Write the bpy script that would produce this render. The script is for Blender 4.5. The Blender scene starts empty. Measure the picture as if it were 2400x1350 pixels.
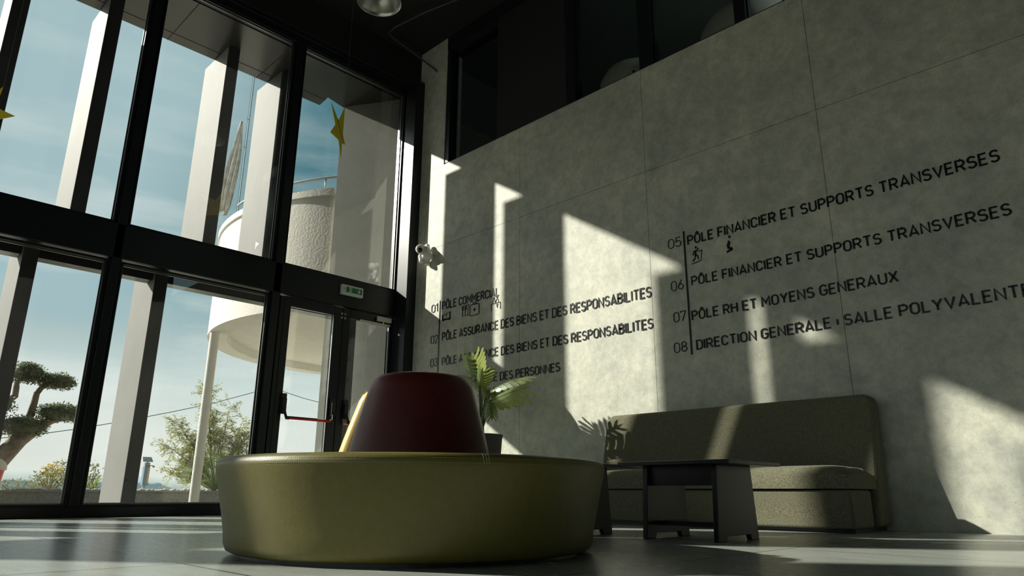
import bpy, bmesh, math, random
from mathutils import Vector, Matrix
random.seed(7)
sc = bpy.context.scene
col = sc.collection
PI = math.pi

# ------------------------------------------------------------------ camera
EYE = Vector((0.0, 0.0, 0.255))
YAW, PITCH, ROLL, FPX = math.radians(45.45), math.radians(16.32), math.radians(0.29), 1639.0
_f = Vector((math.sin(YAW) * math.cos(PITCH), math.cos(YAW) * math.cos(PITCH), math.sin(PITCH)))
_r = Vector((math.cos(YAW), -math.sin(YAW), 0.0))
_u = _r.cross(_f)
CR = _r * math.cos(ROLL) + _u * math.sin(ROLL)
CU = _u * math.cos(ROLL) - _r * math.sin(ROLL)
cam = bpy.data.objects.new('camera', bpy.data.cameras.new('camera'))
col.objects.link(cam)
cam.matrix_world = Matrix(((CR.x, CU.x, -_f.x, EYE.x), (CR.y, CU.y, -_f.y, EYE.y), (CR.z, CU.z, -_f.z, EYE.z), (0, 0, 0, 1)))
cam.data.sensor_width = 36.0
cam.data.lens = FPX / 2400 * 36.0
cam.data.clip_start = 0.02
cam.data.clip_end = 3000
sc.camera = cam

# ------------------------------------------------------------------ colour management
sc.view_settings.view_transform = 'Standard'
sc.view_settings.look = 'None'
sc.view_settings.gamma = 1.0
sc.view_settings.use_curve_mapping = False
sc.view_settings.exposure = 0.0
sc.cycles.caustics_reflective = False

# ------------------------------------------------------------------ sun
SUN = Vector((1.0, -1.453, -0.959)).normalized()
sl = bpy.data.lights.new('sun', 'SUN')
sl.energy = 8.6
sl.color = (1.0, 0.945, 0.82)
sl.angle = math.radians(0.75)
so = bpy.data.objects.new('sun', sl)
so.rotation_euler = SUN.to_track_quat('-Z', 'Y').to_euler()
so.location = (-20, 30, 25)
col.objects.link(so)

# added fill light, no known lamp: brightens seats and room behind the upper windows
ul = bpy.data.lights.new('upper_room_fill', 'POINT'); ul.energy = 36.0; ul.shadow_soft_size = 0.15; ul.color = (0.86, 1.0, 0.92)
uo = bpy.data.objects.new('upper_room_fill', ul); uo.location = (7.0, 0.6, 5.9); col.objects.link(uo)

# ------------------------------------------------------------------ sky
world = bpy.data.worlds.new('sky')
sc.world = world
world.use_nodes = True
nt = world.node_tree
for n in list(nt.nodes): nt.nodes.remove(n)
def wn(t, **k):
    n = nt.nodes.new(t)
    for a, b in k.items(): setattr(n, a, b)
    return n
def wl(a, b): nt.links.new(a, b)
tc = wn('ShaderNodeTexCoord')
sep = wn('ShaderNodeSeparateXYZ'); wl(tc.outputs['Generated'], sep.inputs[0])
ramp = wn('ShaderNodeValToRGB'); wl(sep.outputs['Z'], ramp.inputs[0])
cr = ramp.color_ramp
cr.elements[0].position = 0.0; cr.elements[0].color = (0.92, 0.94, 0.84, 1)
cr.elements[1].position = 1.0; cr.elements[1].color = (0.03, 0.12, 0.16, 1)
for p, c in ((0.12, (0.74, 0.84, 0.80, 1)), (0.24, (0.30, 0.47, 0.50, 1)), (0.42, (0.055, 0.20, 0.25, 1)), (0.65, (0.04, 0.15, 0.20, 1))):
    e = cr.elements.new(p); e.color = c
# brighter, whiter towards the sun
dt = wn('ShaderNodeVectorMath', operation='DOT_PRODUCT'); wl(tc.outputs['Generated'], dt.inputs[0]); dt.inputs[1].default_value = -SUN
mr = wn('ShaderNodeMapRange'); wl(dt.outputs['Value'], mr.inputs['Value'])
mr.inputs['From Min'].default_value = 0.54; mr.inputs['From Max'].default_value = 0.72; mr.interpolation_type = 'SMOOTHSTEP'
pw = wn('ShaderNodeMath', operation='POWER'); wl(mr.outputs[0], pw.inputs[0]); pw.inputs[1].default_value = 1.0
glow = wn('ShaderNodeMixRGB', blend_type='LIGHTEN'); wl(pw.outputs[0], glow.inputs['Fac'])
wl(ramp.outputs[0], glow.inputs[1]); glow.inputs[2].default_value = (0.43, 0.60, 0.635, 1)
mr2 = wn('ShaderNodeMapRange'); wl(dt.outputs['Value'], mr2.inputs['Value']); mr2.inputs['From Min'].default_value = 0.80; mr2.inputs['From Max'].default_value = 1.0
pw2 = wn('ShaderNodeMath', operation='POWER'); wl(mr2.outputs[0], pw2.inputs[0]); pw2.inputs[1].default_value = 2.5
halo = wn('ShaderNodeMixRGB', blend_type='ADD'); wl(pw2.outputs[0], halo.inputs['Fac']); wl(glow.outputs[0], halo.inputs[1]); halo.inputs[2].default_value = (2.2, 2.2, 2.1, 1)
# thin streaky cloud
mp = wn('ShaderNodeMapping'); wl(tc.outputs['Generated'], mp.inputs[0]); mp.inputs['Scale'].default_value = (1.6, 1.6, 9.0)
mp.inputs['Rotation'].default_value = (0.12, -0.1, 0.3)
nz = wn('ShaderNodeTexNoise'); wl(mp.outputs[0], nz.inputs['Vector']); nz.inputs['Scale'].default_value = 2.2; nz.inputs['Detail'].default_value = 6; nz.inputs['Roughness'].default_value = 0.55
cm = wn('ShaderNodeMapRange'); wl(nz.outputs['Fac'], cm.inputs['Value']); cm.inputs['From Min'].default_value = 0.46; cm.inputs['From Max'].default_value = 0.80
lowc = wn('ShaderNodeMapRange'); wl(sep.outputs['Z'], lowc.inputs['Value'])
lowc.inputs['From Min'].default_value = 0.55; lowc.inputs['From Max'].default_value = 0.1; lowc.inputs['To Min'].default_value = 0.12; lowc.inputs['To Max'].default_value = 0.85
mm = wn('ShaderNodeMath', operation='MULTIPLY'); wl(cm.outputs[0], mm.inputs[0]); wl(lowc.outputs[0], mm.inputs[1])
cl = wn('ShaderNodeMixRGB'); wl(mm.outputs[0], cl.inputs['Fac']); wl(halo.outputs[0], cl.inputs[1]); cl.inputs[2].default_value = (0.98, 1.0, 0.95, 1)
bg = wn('ShaderNodeBackground'); wl(cl.outputs[0], bg.inputs['Color']); bg.inputs['Strength'].default_value = 1.0
wo = wn('ShaderNodeOutputWorld'); wl(bg.outputs[0], wo.inputs['Surface'])

# ------------------------------------------------------------------ key planes (metres)
XC = 5.936      # face of the concrete wall
YG = 8.05       # room face of the glazing frame
YP = 8.12       # glass
CEIL = 7.02

def at(px, py, axis, val):
    """The point where the line of sight through a pixel of the 2400x1350 photo meets a plane."""
    d = _f + CR * ((px - 1200) / FPX) - CU * ((py - 675) / FPX)
    return EYE + d * ((val - EYE[axis]) / d[axis])

# ------------------------------------------------------------------ materials
def mat(name, base, rough=0.6, metal=0.0, spec=0.5, var=0.0, vscale=4.0, bump=0.0, bscale=60.0, dark=None, coat=0.0):
    m = bpy.data.materials.new(name); m.use_nodes = True
    t = m.node_tree; b = t.nodes['Principled BSDF']
    b.inputs['Base Color'].default_value = (*base, 1); b.inputs['Roughness'].default_value = rough
    b.inputs['Metallic'].default_value = metal; b.inputs['Specular IOR Level'].default_value = spec
    b.inputs['Coat Weight'].default_value = coat
    tcn = None
    if var or bump:
        tcn = t.nodes.new('ShaderNodeTexCoord')
    if var:
        n = t.nodes.new('ShaderNodeTexNoise'); t.links.new(tcn.outputs['Object'], n.inputs['Vector'])
        n.inputs['Scale'].default_value = vscale; n.inputs['Detail'].default_value = 8; n.inputs['Roughness'].default_value = 0.62
        r = t.nodes.new('ShaderNodeValToRGB'); t.links.new(n.outputs['Fac'], r.inputs[0])
        d = dark or tuple(c * (1 - var) for c in base)
        r.color_ramp.elements[0].position = 0.3; r.color_ramp.elements[0].color = (*d, 1)
        r.color_ramp.elements[1].position = 0.7; r.color_ramp.elements[1].color = (*[min(1, c * (1 + var)) for c in base], 1)
        t.links.new(r.outputs[0], b.inputs['Base Color'])
    if bump:
        n = t.nodes.new('ShaderNodeTexNoise'); t.links.new(tcn.outputs['Object'], n.inputs['Vector'])
        n.inputs['Scale'].default_value = bscale; n.inputs['Detail'].default_value = 4
        bp = t.nodes.new('ShaderNodeBump'); bp.inputs['Strength'].default_value = bump; bp.inputs['Distance'].default_value = 0.01
        t.links.new(n.outputs['Fac'], bp.inputs['Height']); t.links.new(bp.outputs[0], b.inputs['Normal'])
    return m

def concrete_mat(name, base, rough=0.55):
    m = bpy.data.materials.new(name); m.use_nodes = True
    t = m.node_tree; b = t.nodes['Principled BSDF']; L = t.links.new
    tcn = t.nodes.new('ShaderNodeTexCoord')
    def noise(s, det, ro, dist=0.0):
        n = t.nodes.new('ShaderNodeTexNoise'); L(tcn.outputs['Object'], n.inputs['Vector'])
        n.inputs['Scale'].default_value = s; n.inputs['Detail'].default_value = det; n.inputs['Roughness'].default_value = ro; n.inputs['Distortion'].default_value = dist
        return n
    a = noise(1.3, 9, 0.68, 0.3); c = noise(9, 6, 0.7); e = noise(60, 3, 0.6)
    r1 = t.nodes.new('ShaderNodeValToRGB'); L(a.outputs['Fac'], r1.inputs[0])
    r1.color_ramp.elements[0].position = 0.32; r1.color_ramp.elements[0].color = (base[0] * .76, base[1] * .78, base[2] * .80, 1)
    r1.color_ramp.elements[1].position = 0.68; r1.color_ramp.elements[1].color = (base[0] * 1.15, base[1] * 1.14, base[2] * 1.10, 1)
    r2 = t.nodes.new('ShaderNodeValToRGB'); L(c.outputs['Fac'], r2.inputs[0])
    r2.color_ramp.elements[0].position = 0.30; r2.color_ramp.elements[0].color = (.66, .66, .67, 1)
    r2.color_ramp.elements[1].position = 0.62; r2.color_ramp.elements[1].color = (1.08, 1.07, 1.04, 1)
    mx = t.nodes.new('ShaderNodeMixRGB'); mx.blend_type = 'MULTIPLY'; mx.inputs['Fac'].default_value = 0.75
    L(r1.outputs[0], mx.inputs[1]); L(r2.outputs[0], mx.inputs[2])
    r3 = t.nodes.new('ShaderNodeValToRGB'); L(e.outputs['Fac'], r3.inputs[0])
    r3.color_ramp.elements[0].position = 0.27; r3.color_ramp.elements[0].color = (.6, .6, .6, 1)
    r3.color_ramp.elements[1].position = 0.42; r3.color_ramp.elements[1].color = (1, 1, 1, 1)
    m2 = t.nodes.new('ShaderNodeMixRGB'); m2.blend_type = 'MULTIPLY'; m2.inputs['Fac'].default_value = 0.6
    L(mx.outputs[0], m2.inputs[1]); L(r3.outputs[0], m2.inputs[2])
    L(m2.outputs[0], b.inputs['Base Color'])
    b.inputs['Roughness'].default_value = rough; b.inputs['Specular IOR Level'].default_value = 0.35
    bp = t.nodes.new('ShaderNodeBump'); bp.inputs['Strength'].default_value = 0.12; bp.inputs['Distance'].default_value = 0.01
    L(c.outputs['Fac'], bp.inputs['Height']); L(bp.outputs[0], b.inputs['Normal'])
    return m

def weave_mat(name, base, dark):
    m = bpy.data.materials.new(name); m.use_nodes = True
    t = m.node_tree; b = t.nodes['Principled BSDF']; L = t.links.new
    tcn = t.nodes.new('ShaderNodeTexCoord')
    mpn = t.nodes.new('ShaderNodeMapping'); L(tcn.outputs['Object'], mpn.inputs[0]); mpn.inputs['Scale'].default_value = (120, 120, 420)
    n = t.nodes.new('ShaderNodeTexNoise'); L(mpn.outputs[0], n.inputs['Vector']); n.inputs['Scale'].default_value = 1.0; n.inputs['Detail'].default_value = 3
    r = t.nodes.new('ShaderNodeValToRGB'); L(n.outputs['Fac'], r.inputs[0])
    r.color_ramp.elements[0].position = 0.35; r.color_ramp.elements[0].color = (*dark, 1)
    r.color_ramp.elements[1].position = 0.62; r.color_ramp.elements[1].color = (*base, 1)
    L(r.outputs[0], b.inputs['Base Color']); b.inputs['Roughness'].default_value = 0.9; b.inputs['Specular IOR Level'].default_value = 0.15
    b.inputs['Sheen Weight'].default_value = 0.1
    bp = t.nodes.new('ShaderNodeBump'); bp.inputs['Strength'].default_value = 0.25; bp.inputs['Distance'].default_value = 0.002
    L(n.outputs['Fac'], bp.inputs['Height']); L(bp.outputs[0], b.inputs['Normal'])
    return m

def glass_mat(name, tint, dust, refl=1.0, patchy=0.4):
    """Clear glazing: lets light straight through, mirrors by Fresnel, carries a faint film of dust."""
    m = bpy.data.materials.new(name); m.use_nodes = True
    t = m.node_tree; L = t.links.new
    for n in list(t.nodes): t.nodes.remove(n)
    tr = t.nodes.new('ShaderNodeBsdfTransparent'); tr.inputs[0].default_value = (*tint, 1)
    gl = t.nodes.new('ShaderNodeBsdfGlossy'); gl.inputs['Roughness'].default_value = 0.0; gl.inputs[0].default_value = (refl, refl, refl, 1)
    fr = t.nodes.new('ShaderNodeFresnel'); fr.inputs['IOR'].default_value = 2.1
    geo = t.nodes.new('ShaderNodeNewGeometry')
    mx = t.nodes.new('ShaderNodeMixShader'); L(fr.outputs[0], mx.inputs[0]); L(tr.outputs[0], mx.inputs[1]); L(gl.outputs[0], mx.inputs[2])
    df = t.nodes.new('ShaderNodeBsdfTranslucent'); df.inputs[0].default_value = (0.9, 0.9, 0.88, 1)
    tcn = t.nodes.new('ShaderNodeTexCoord'); n = t.nodes.new('ShaderNodeTexNoise'); L(tcn.outputs['Object'], n.inputs['Vector'])
    n.inputs['Scale'].default_value = 1.6; n.inputs['Detail'].default_value = 5
    mr_ = t.nodes.new('ShaderNodeMapRange'); L(n.outputs['Fac'], mr_.inputs['Value']); mr_.inputs['From Min'].default_value = 0.3; mr_.inputs['From Max'].default_value = 0.7
    mr_.inputs['To Min'].default_value = dust * (1 - patchy); mr_.inputs['To Max'].default_value = dust * (1 + patchy)
    m2 = t.nodes.new('ShaderNodeMixShader'); L(mr_.outputs[0], m2.inputs[0]); L(mx.outputs[0], m2.inputs[1]); L(df.outputs[0], m2.inputs[2])
    o = t.nodes.new('ShaderNodeOutputMaterial'); L(m2.outputs[0], o.inputs[0])
    return m

def leaf_mat(name, base, tl, rough=0.45):
    m = bpy.data.materials.new(name); m.use_nodes = True
    t = m.node_tree; L = t.links.new; b = t.nodes['Principled BSDF']
    tcn = t.nodes.new('ShaderNodeTexCoord'); n = t.nodes.new('ShaderNodeTexNoise'); L(tcn.outputs['Object'], n.inputs['Vector']); n.inputs['Scale'].default_value = 9
    r = t.nodes.new('ShaderNodeValToRGB'); L(n.outputs['Fac'], r.inputs[0])
    r.color_ramp.elements[0].position = .3; r.color_ramp.elements[0].color = (*[c * .65 for c in base], 1)
    r.color_ramp.elements[1].position = .7; r.color_ramp.elements[1].color = (*[c * 1.35 for c in base], 1)
    L(r.outputs[0], b.inputs['Base Color']); b.inputs['Roughness'].default_value = rough
    ts = t.nodes.new('ShaderNodeBsdfTranslucent'); ts.inputs[0].default_value = (*tl, 1)
    mx = t.nodes.new('ShaderNodeMixShader'); mx.inputs[0].default_value = 0.4
    L(b.outputs[0], mx.inputs[1]); L(ts.outputs[0], mx.inputs[2]); L(mx.outputs[0], t.nodes['Material Output'].inputs[0])
    return m

M = {}
M['concrete'] = concrete_mat('concrete_panel', (0.60, 0.61, 0.53))
M['gap'] = mat('panel_joint', (0.06, 0.06, 0.055), 0.9)
M['ceiling'] = mat('black_ceiling', (0.012, 0.012, 0.013), 0.85)
M['wall_back'] = mat('charcoal_panelling', (0.045, 0.045, 0.045), 0.7)
M['frame'] = mat('anthracite_aluminium', (0.010, 0.013, 0.015), 0.36, 0.0, 0.42)
M['bead'] = mat('bare_aluminium_edge', (0.35, 0.36, 0.36), 0.3, 0.8)
M['wall_dark'] = mat('pale_plaster', (0.55, 0.55, 0.50), 0.8, var=.05)
M['glass'] = glass_mat('window_glass', (0.95, 0.975, 0.97), 0.006)
M['glass_in'] = glass_mat('inner_glass', (0.80, 0.86, 0.83), 0.02, 0.6, 0.0)
M['fin'] = mat('pale_metallic_fin', (0.235, 0.235, 0.225), 0.60, 0.0, .10, var=.06, vscale=2)
M['stucco'] = mat('white_stucco', (0.74, 0.71, 0.63), 0.85, var=.05, vscale=3, bump=.5, bscale=26)
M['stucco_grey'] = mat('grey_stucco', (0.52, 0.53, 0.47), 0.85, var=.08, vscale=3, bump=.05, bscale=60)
M['soffit'] = mat('grey_soffit_panel', (0.065, 0.062, 0.056), 0.25, 0.35, 0.5)
M['letters'] = mat('black_gloss_acrylic', (0.010, 0.011, 0.012), 0.30, spec=.35)
M['olive'] = mat('olive_leather', (0.140, 0.125, 0.028), 0.42, spec=.5, var=.07, vscale=30, bump=.12, bscale=220)
M['thread'] = mat('cream_thread', (0.42, 0.40, 0.24), 0.8)
M['red'] = mat('dark_red_leather', (0.11, 0.018, 0.014), 0.4, spec=.42, var=.06, vscale=30, bump=.1, bscale=220)
M['yellow'] = mat('yellow_leather', (0.80, 0.56, 0.15), 0.42, var=.04, vscale=30, bump=.1, bscale=220)
M['fabric'] = weave_mat('olive_grey_fabric', (0.225, 0.218, 0.145), (0.065, 0.065, 0.043))
M['black'] = mat('black_plastic', (0.015, 0.015, 0.016), 0.4)
M['table'] = mat('black_laminate', (0.007, 0.008, 0.009), 0.32, spec=.35, var=.15, vscale=12)
M['pot'] = mat('dark_grey_planter', (0.07, 0.072, 0.072), 0.6, var=.1)
M['soil'] = mat('dark_soil', (0.03, 0.022, 0.015), 0.95, bump=.8, bscale=40)
M['monstera'] = leaf_mat('monstera_leaf', (0.13, 0.185, 0.065), (0.42, 0.48, 0.14), 0.35)
M['stem'] = mat('green_stem', (0.09, 0.12, 0.04), 0.5)
M['star'] = mat('yellow_card', (0.80, 0.62, 0.03), 0.5)
M['white'] = mat('white_gloss', (0.80, 0.79, 0.75), 0.3)
M['visor'] = mat('black_visor', (0.01, 0.01, 0.012), 0.05, spec=.8)
M['chrome'] = mat('brushed_steel', (0.6, 0.6, 0.58), 0.28, 1.0)
M['lamp'] = mat('lamp_reflector', (0.62, 0.63, 0.58), 0.22, 0.85)
M['lampglass'] = mat('lamp_lens', (0.35, 0.37, 0.33), 0.2)
M['panic'] = mat('red_bar', (0.62, 0.035, 0.025), 0.35)
M['exitgreen'] = mat('exit_green', (0.01, 0.22, 0.09), 0.4)
M['exitwhite'] = mat('exit_white', (0.72, 0.74, 0.68), 0.4)
M['closer'] = mat('silver_closer', (0.70, 0.68, 0.58), 0.4, 0.0)
M['paving'] = mat('grey_paving', (0.31, 0.29, 0.25), 0.85, var=.12, vscale=1.2)
M['planter'] = mat('grey_granite', (0.33, 0.33, 0.30), 0.7, var=.35, vscale=45)
M['pebble'] = mat('white_pebbles', (0.72, 0.69, 0.62), 0.7, var=.1)
M['bark'] = mat('olive_bark', (0.20, 0.16, 0.12), 0.9, var=.4, vscale=14, bump=.9, bscale=30)
M['twig'] = mat('grey_green_twig', (0.20, 0.19, 0.12), 0.9)
M['oliveleaf'] = leaf_mat('olive_leaf', (0.125, 0.135, 0.075), (0.16, 0.19, 0.08), .5)
M['mimosa'] = leaf_mat('feathery_leaf', (0.30, 0.31, 0.14), (0.50, 0.52, 0.20), .6)
M['cycad'] = leaf_mat('palm_leaf', (0.10, 0.15, 0.05), (0.20, 0.27, 0.08), .5)
M['bush'] = leaf_mat('bush_leaf', (0.15, 0.15, 0.075), (0.2, 0.2, 0.08), .6)
M['bushy'] = leaf_mat('yellow_blossom', (0.45, 0.34, 0.06), (0.5, 0.38, 0.07), .6)
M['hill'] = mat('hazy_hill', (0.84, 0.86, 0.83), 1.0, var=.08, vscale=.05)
M['land'] = mat('dry_land', (0.38, 0.36, 0.27), 1.0, var=.2, vscale=.3)
M['signblue'] = mat('sign_blue', (0.10, 0.19, 0.26), 0.5)
M['signorange'] = mat('sign_orange', (0.42, 0.25, 0.15), 0.5)
M['solar'] = mat('solar_cells', (0.05, 0.055, 0.07), 0.25)
M['grey'] = mat('grey_metal', (0.25, 0.26, 0.26), 0.45, .5)
M['redpaint'] = mat('red_paint', (0.62, 0.05, 0.045), 0.4)
M['cream'] = mat('cream_lid', (0.62, 0.56, 0.44), 0.6)
M['flag'] = leaf_mat('white_flag_cloth', (0.62, 0.61, 0.57), (0.85, 0.84, 0.80), .9)
M['wire'] = mat('wire', (0.10, 0.13, 0.15), 0.6)
M['upper'] = mat('upper_room_wall', (0.11, 0.125, 0.115), 0.8)
M['upper_ceiling'] = mat('grey_green_ceiling', (0.22, 0.25, 0.235), 0.85)
M['dirt'] = mat('rust_stain', (0.28, 0.17, 0.08), 0.9, var=.4, vscale=14)

# floor: large matt-gloss porcelain tiles with thin joints
def floor_mat():
    m = bpy.data.materials.new('grey_floor_tile'); m.use_nodes = True
    t = m.node_tree; b = t.nodes['Principled BSDF']; L = t.links.new
    tcn = t.nodes.new('ShaderNodeTexCoord')
    mpn = t.nodes.new('ShaderNodeMapping'); L(tcn.outputs['Object'], mpn.inputs[0]); mpn.inputs['Location'].default_value = (0.09, 0.82, 0)
    br = t.nodes.new('ShaderNodeTexBrick'); L(mpn.outputs[0], br.inputs['Vector'])
    br.offset = 0.0; br.inputs['Scale'].default_value = 1.0; br.inputs['Brick Width'].default_value = 1.2; br.inputs['Row Height'].default_value = 1.2
    br.inputs['Mortar Size'].default_value = 0.006; br.inputs['Mortar Smooth'].default_value = 0.0
    br.inputs['Color1'].default_value = (1, 1, 1, 1); br.inputs['Color2'].default_value = (.95, .95, .95, 1); br.inputs['Mortar'].default_value = (.22, .22, .22, 1)
    mp2 = t.nodes.new('ShaderNodeMapping'); L(tcn.outputs['Object'], mp2.inputs[0]); mp2.inputs['Scale'].default_value = (5, 1.3, 1)
    n = t.nodes.new('ShaderNodeTexNoise'); L(mp2.outputs[0], n.inputs['Vector']); n.inputs['Scale'].default_value = 2.2; n.inputs['Detail'].default_value = 8; n.inputs['Roughness'].default_value = .65
    r = t.nodes.new('ShaderNodeValToRGB'); L(n.outputs['Fac'], r.inputs[0])
    r.color_ramp.elements[0].position = .3; r.color_ramp.elements[0].color = (.31, .34, .315, 1)
    r.color_ramp.elements[1].position = .7; r.color_ramp.elements[1].color = (.42, .445, .41, 1)
    mx = t.nodes.new('ShaderNodeMixRGB'); mx.blend_type = 'MULTIPLY'; mx.inputs['Fac'].default_value = 1
    L(r.outputs[0], mx.inputs[1]); L(br.outputs['Color'], mx.inputs[2]); L(mx.outputs[0], b.inputs['Base Color'])
    rr = t.nodes.new('ShaderNodeMapRange'); L(n.outputs['Fac'], rr.inputs['Value']); rr.inputs['To Min'].default_value = .24; rr.inputs['To Max'].default_value = .30
    L(rr.outputs[0], b.inputs['Roughness']); b.inputs['Specular IOR Level'].default_value = .4
    return m
M['floor'] = floor_mat()

# ------------------------------------------------------------------ mesh building
class MB:
    def __init__(s): s.v = []; s.f = []
    def add(s, vs, fs):
        o = len(s.v); s.v += [tuple(p) for p in vs]; s.f += [tuple(i + o for i in f) for f in fs]; return s
    def box(s, x0, y0, z0, x1, y1, z1):
        return s.add([(x0, y0, z0), (x1, y0, z0), (x1, y1, z0), (x0, y1, z0), (x0, y0, z1), (x1, y0, z1), (x1, y1, z1), (x0, y1, z1)],
                     [(3, 2, 1, 0), (4, 5, 6, 7), (0, 1, 5, 4), (1, 2, 6, 5), (2, 3, 7, 6), (3, 0, 4, 7)])
    def hexa(s, p): # 8 points bottom 4 then top 4
        return s.add(p, [(3, 2, 1, 0), (4, 5, 6, 7), (0, 1, 5, 4), (1, 2, 6, 5), (2, 3, 7, 6), (3, 0, 4, 7)])
    def prism(s, pts, d):
        """polygon pts (3D, planar) pushed along the vector d"""
        n = len(pts); d = Vector(d); a = [Vector(p) for p in pts]
        return s.add(a + [p + d for p in a], [tuple(range(n - 1, -1, -1)), tuple(range(n, 2 * n))] + [(i, (i + 1) % n, n + (i + 1) % n, n + i) for i in range(n)])
    def lathe(s, prof, c, seg=64, a0=0.0, a1=2 * PI, closed=True):
        n = len(prof); full = abs(a1 - a0 - 2 * PI) < 1e-6; k = seg if full else seg + 1; vs = []; fs = []
        for i in range(k):
            a = a0 + (a1 - a0) * i / seg
            vs += [(c[0] + r * math.cos(a), c[1] + r * math.sin(a), c[2] + z) for r, z in prof]
        for i in range(seg):
            j = (i + 1) % k
            for q in range(n - 1): fs.append((i * n + q, j * n + q, j * n + q + 1, i * n + q + 1))
        return s.add(vs, fs)
    def tube(s, path, rad, seg=8, cap=True):
        P = [Vector(p) for p in path]; n = len(P)
        if not isinstance(rad, (list, tuple)): rad = [rad] * n
        vs = []; fs = []; up = None
        for i, p in enumerate(P):
            t = (P[min(i + 1, n - 1)] - P[max(i - 1, 0)]).normalized()
            if up is None: up = t.orthogonal().normalized()
            up = (up - t * up.dot(t)).normalized(); w = t.cross(up)
            vs += [p + (up * math.cos(2 * PI * k / seg) + w * math.sin(2 * PI * k / seg)) * rad[i] for k in range(seg)]
        for i in range(n - 1):
            for k in range(seg): fs.append((i * seg + k, i * seg + (k + 1) % seg, (i + 1) * seg + (k + 1) % seg, (i + 1) * seg + k))
        if cap: fs += [tuple(range(seg - 1, -1, -1)), tuple((n - 1) * seg + k for k in range(seg))]
        return s.add(vs, fs)
    def ball(s, c, r, seg=16, rings=10, rot=None):
        if not isinstance(r, (list, tuple)): r = (r, r, r)
        vs = []; fs = []; c = Vector(c)
        for i in range(rings + 1):
            th = PI * i / rings
            for k in range(seg):
                ph = 2 * PI * k / seg
                p = Vector((r[0] * math.sin(th) * math.cos(ph), r[1] * math.sin(th) * math.sin(ph), r[2] * math.cos(th)))
                if rot: p = rot @ p
                vs.append(c + p)
        for i in range(rings):
            for k in range(seg): fs.append((i * seg + k, (i + 1) * seg + k, (i + 1) * seg + (k + 1) % seg, i * seg + (k + 1) % seg))
        return s.add(vs, fs)
    def quad(s, a, b, c, d): return s.add([a, b, c, d], [(0, 1, 2, 3)])
    def build(s, name, m, parent=None, smooth=False, bevel=0.0, bseg=2, sub=0, weld=True):
        me = bpy.data.meshes.new(name)
        off = Vector((0, 0, 0)); p = parent
        while p is not None: off += p.location; p = p.parent
        me.from_pydata([tuple(Vector(q) - off) for q in s.v], [], s.f)
        if weld or smooth:
            b = bmesh.new(); b.from_mesh(me)
            bmesh.ops.remove_doubles(b, verts=b.verts, dist=1e-5)
            b.faces.ensure_lookup_table()
            if weld: bmesh.ops.recalc_face_normals(b, faces=b.faces)
            b.to_mesh(me); b.free()
        me.update()
        o = bpy.data.objects.new(name, me); col.objects.link(o); o.parent = parent
        if m is not None: me.materials.append(M[m] if isinstance(m, str) else m)
        if smooth:
            for q in me.polygons: q.use_smooth = True
        if bevel:
            w = o.modifiers.new('bevel', 'BEVEL'); w.width = bevel; w.segments = bseg; w.limit_method = 'ANGLE'; w.angle_limit = math.radians(35)
            w.harden_normals = False
        if sub:
            w = o.modifiers.new('sub', 'SUBSURF'); w.levels = sub; w.render_levels = sub
        return o

def smooth_angle(o, deg=40):
    for q in o.data.polygons: q.use_smooth = True
    try:
        o.data.set_sharp_from_angle(angle=math.radians(deg))
    except Exception: pass
    return o

def tag(o, label, cat, group=None, kind=None):
    o['label'] = label; o['category'] = cat
    if group: o['group'] = group
    if kind: o['kind'] = kind
    return o
def thing(name, loc, label, cat, group=None, kind=None):
    o = bpy.data.objects.new(name, None); o.location = loc; o.empty_display_size = .1; col.objects.link(o)
    return tag(o, label, cat, group, kind)
def struct(o, label=None, cat=None):
    o['kind'] = 'structure'
    if label: o['label'] = label
    if cat: o['category'] = cat
    return o

# ================================================================== SETTING
struct(MB().box(-7, -6, -.12, 7.5, 8.26, 0).build('floor', 'floor'), 'large grey floor tiles with thin joints', 'floor')
struct(MB().box(-7, -6, CEIL, 9.2, 8.0, CEIL + .2).build('ceiling', 'ceiling'), 'black ceiling high above the lobby', 'ceiling')
struct(MB().box(-7.2, -6.2, 0, 7.5, -6, CEIL).build('wall_back', 'wall_back'), 'dark grey wall behind the viewer', 'wall')
struct(MB().box(-7.2, -6, 4.2, -7, 8.05, CEIL).build('wall_left', 'wall_dark'), 'pale wall above the added far left glazing', 'wall')
for k in range(6):  # unseen side glazing, added to let more sky light onto the concrete wall
    struct(MB().box(-7.1, -6 + k * 2.77, 0, -7, -5.85 + k * 2.77, 4.2).build('trim_%d' % (40 + k), 'frame'), 'black mullion of the added far left glazing, outside the view', 'trim')
for k in range(5):
    y0_, y1_ = -5.85 + k * 2.77, -6 + (k + 1) * 2.77
    wd = thing('window_%d' % (40 + k), (-7.05, (y0_ + y1_) / 2, 0), 'glass field added on the far left side for fill light, outside the view', 'window', kind='structure')
    MB().quad((-7.05, y0_, 0), (-7.05, y1_, 0), (-7.05, y1_, 4.2), (-7.05, y0_, 4.2)).build('pane', 'glass', wd, weld=False)
struct(MB().box(-60, -40, -.3, -7.2, 8.26, -.02).build('ground_left', 'paving'), 'paved ground far to the left', 'ground')

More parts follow.
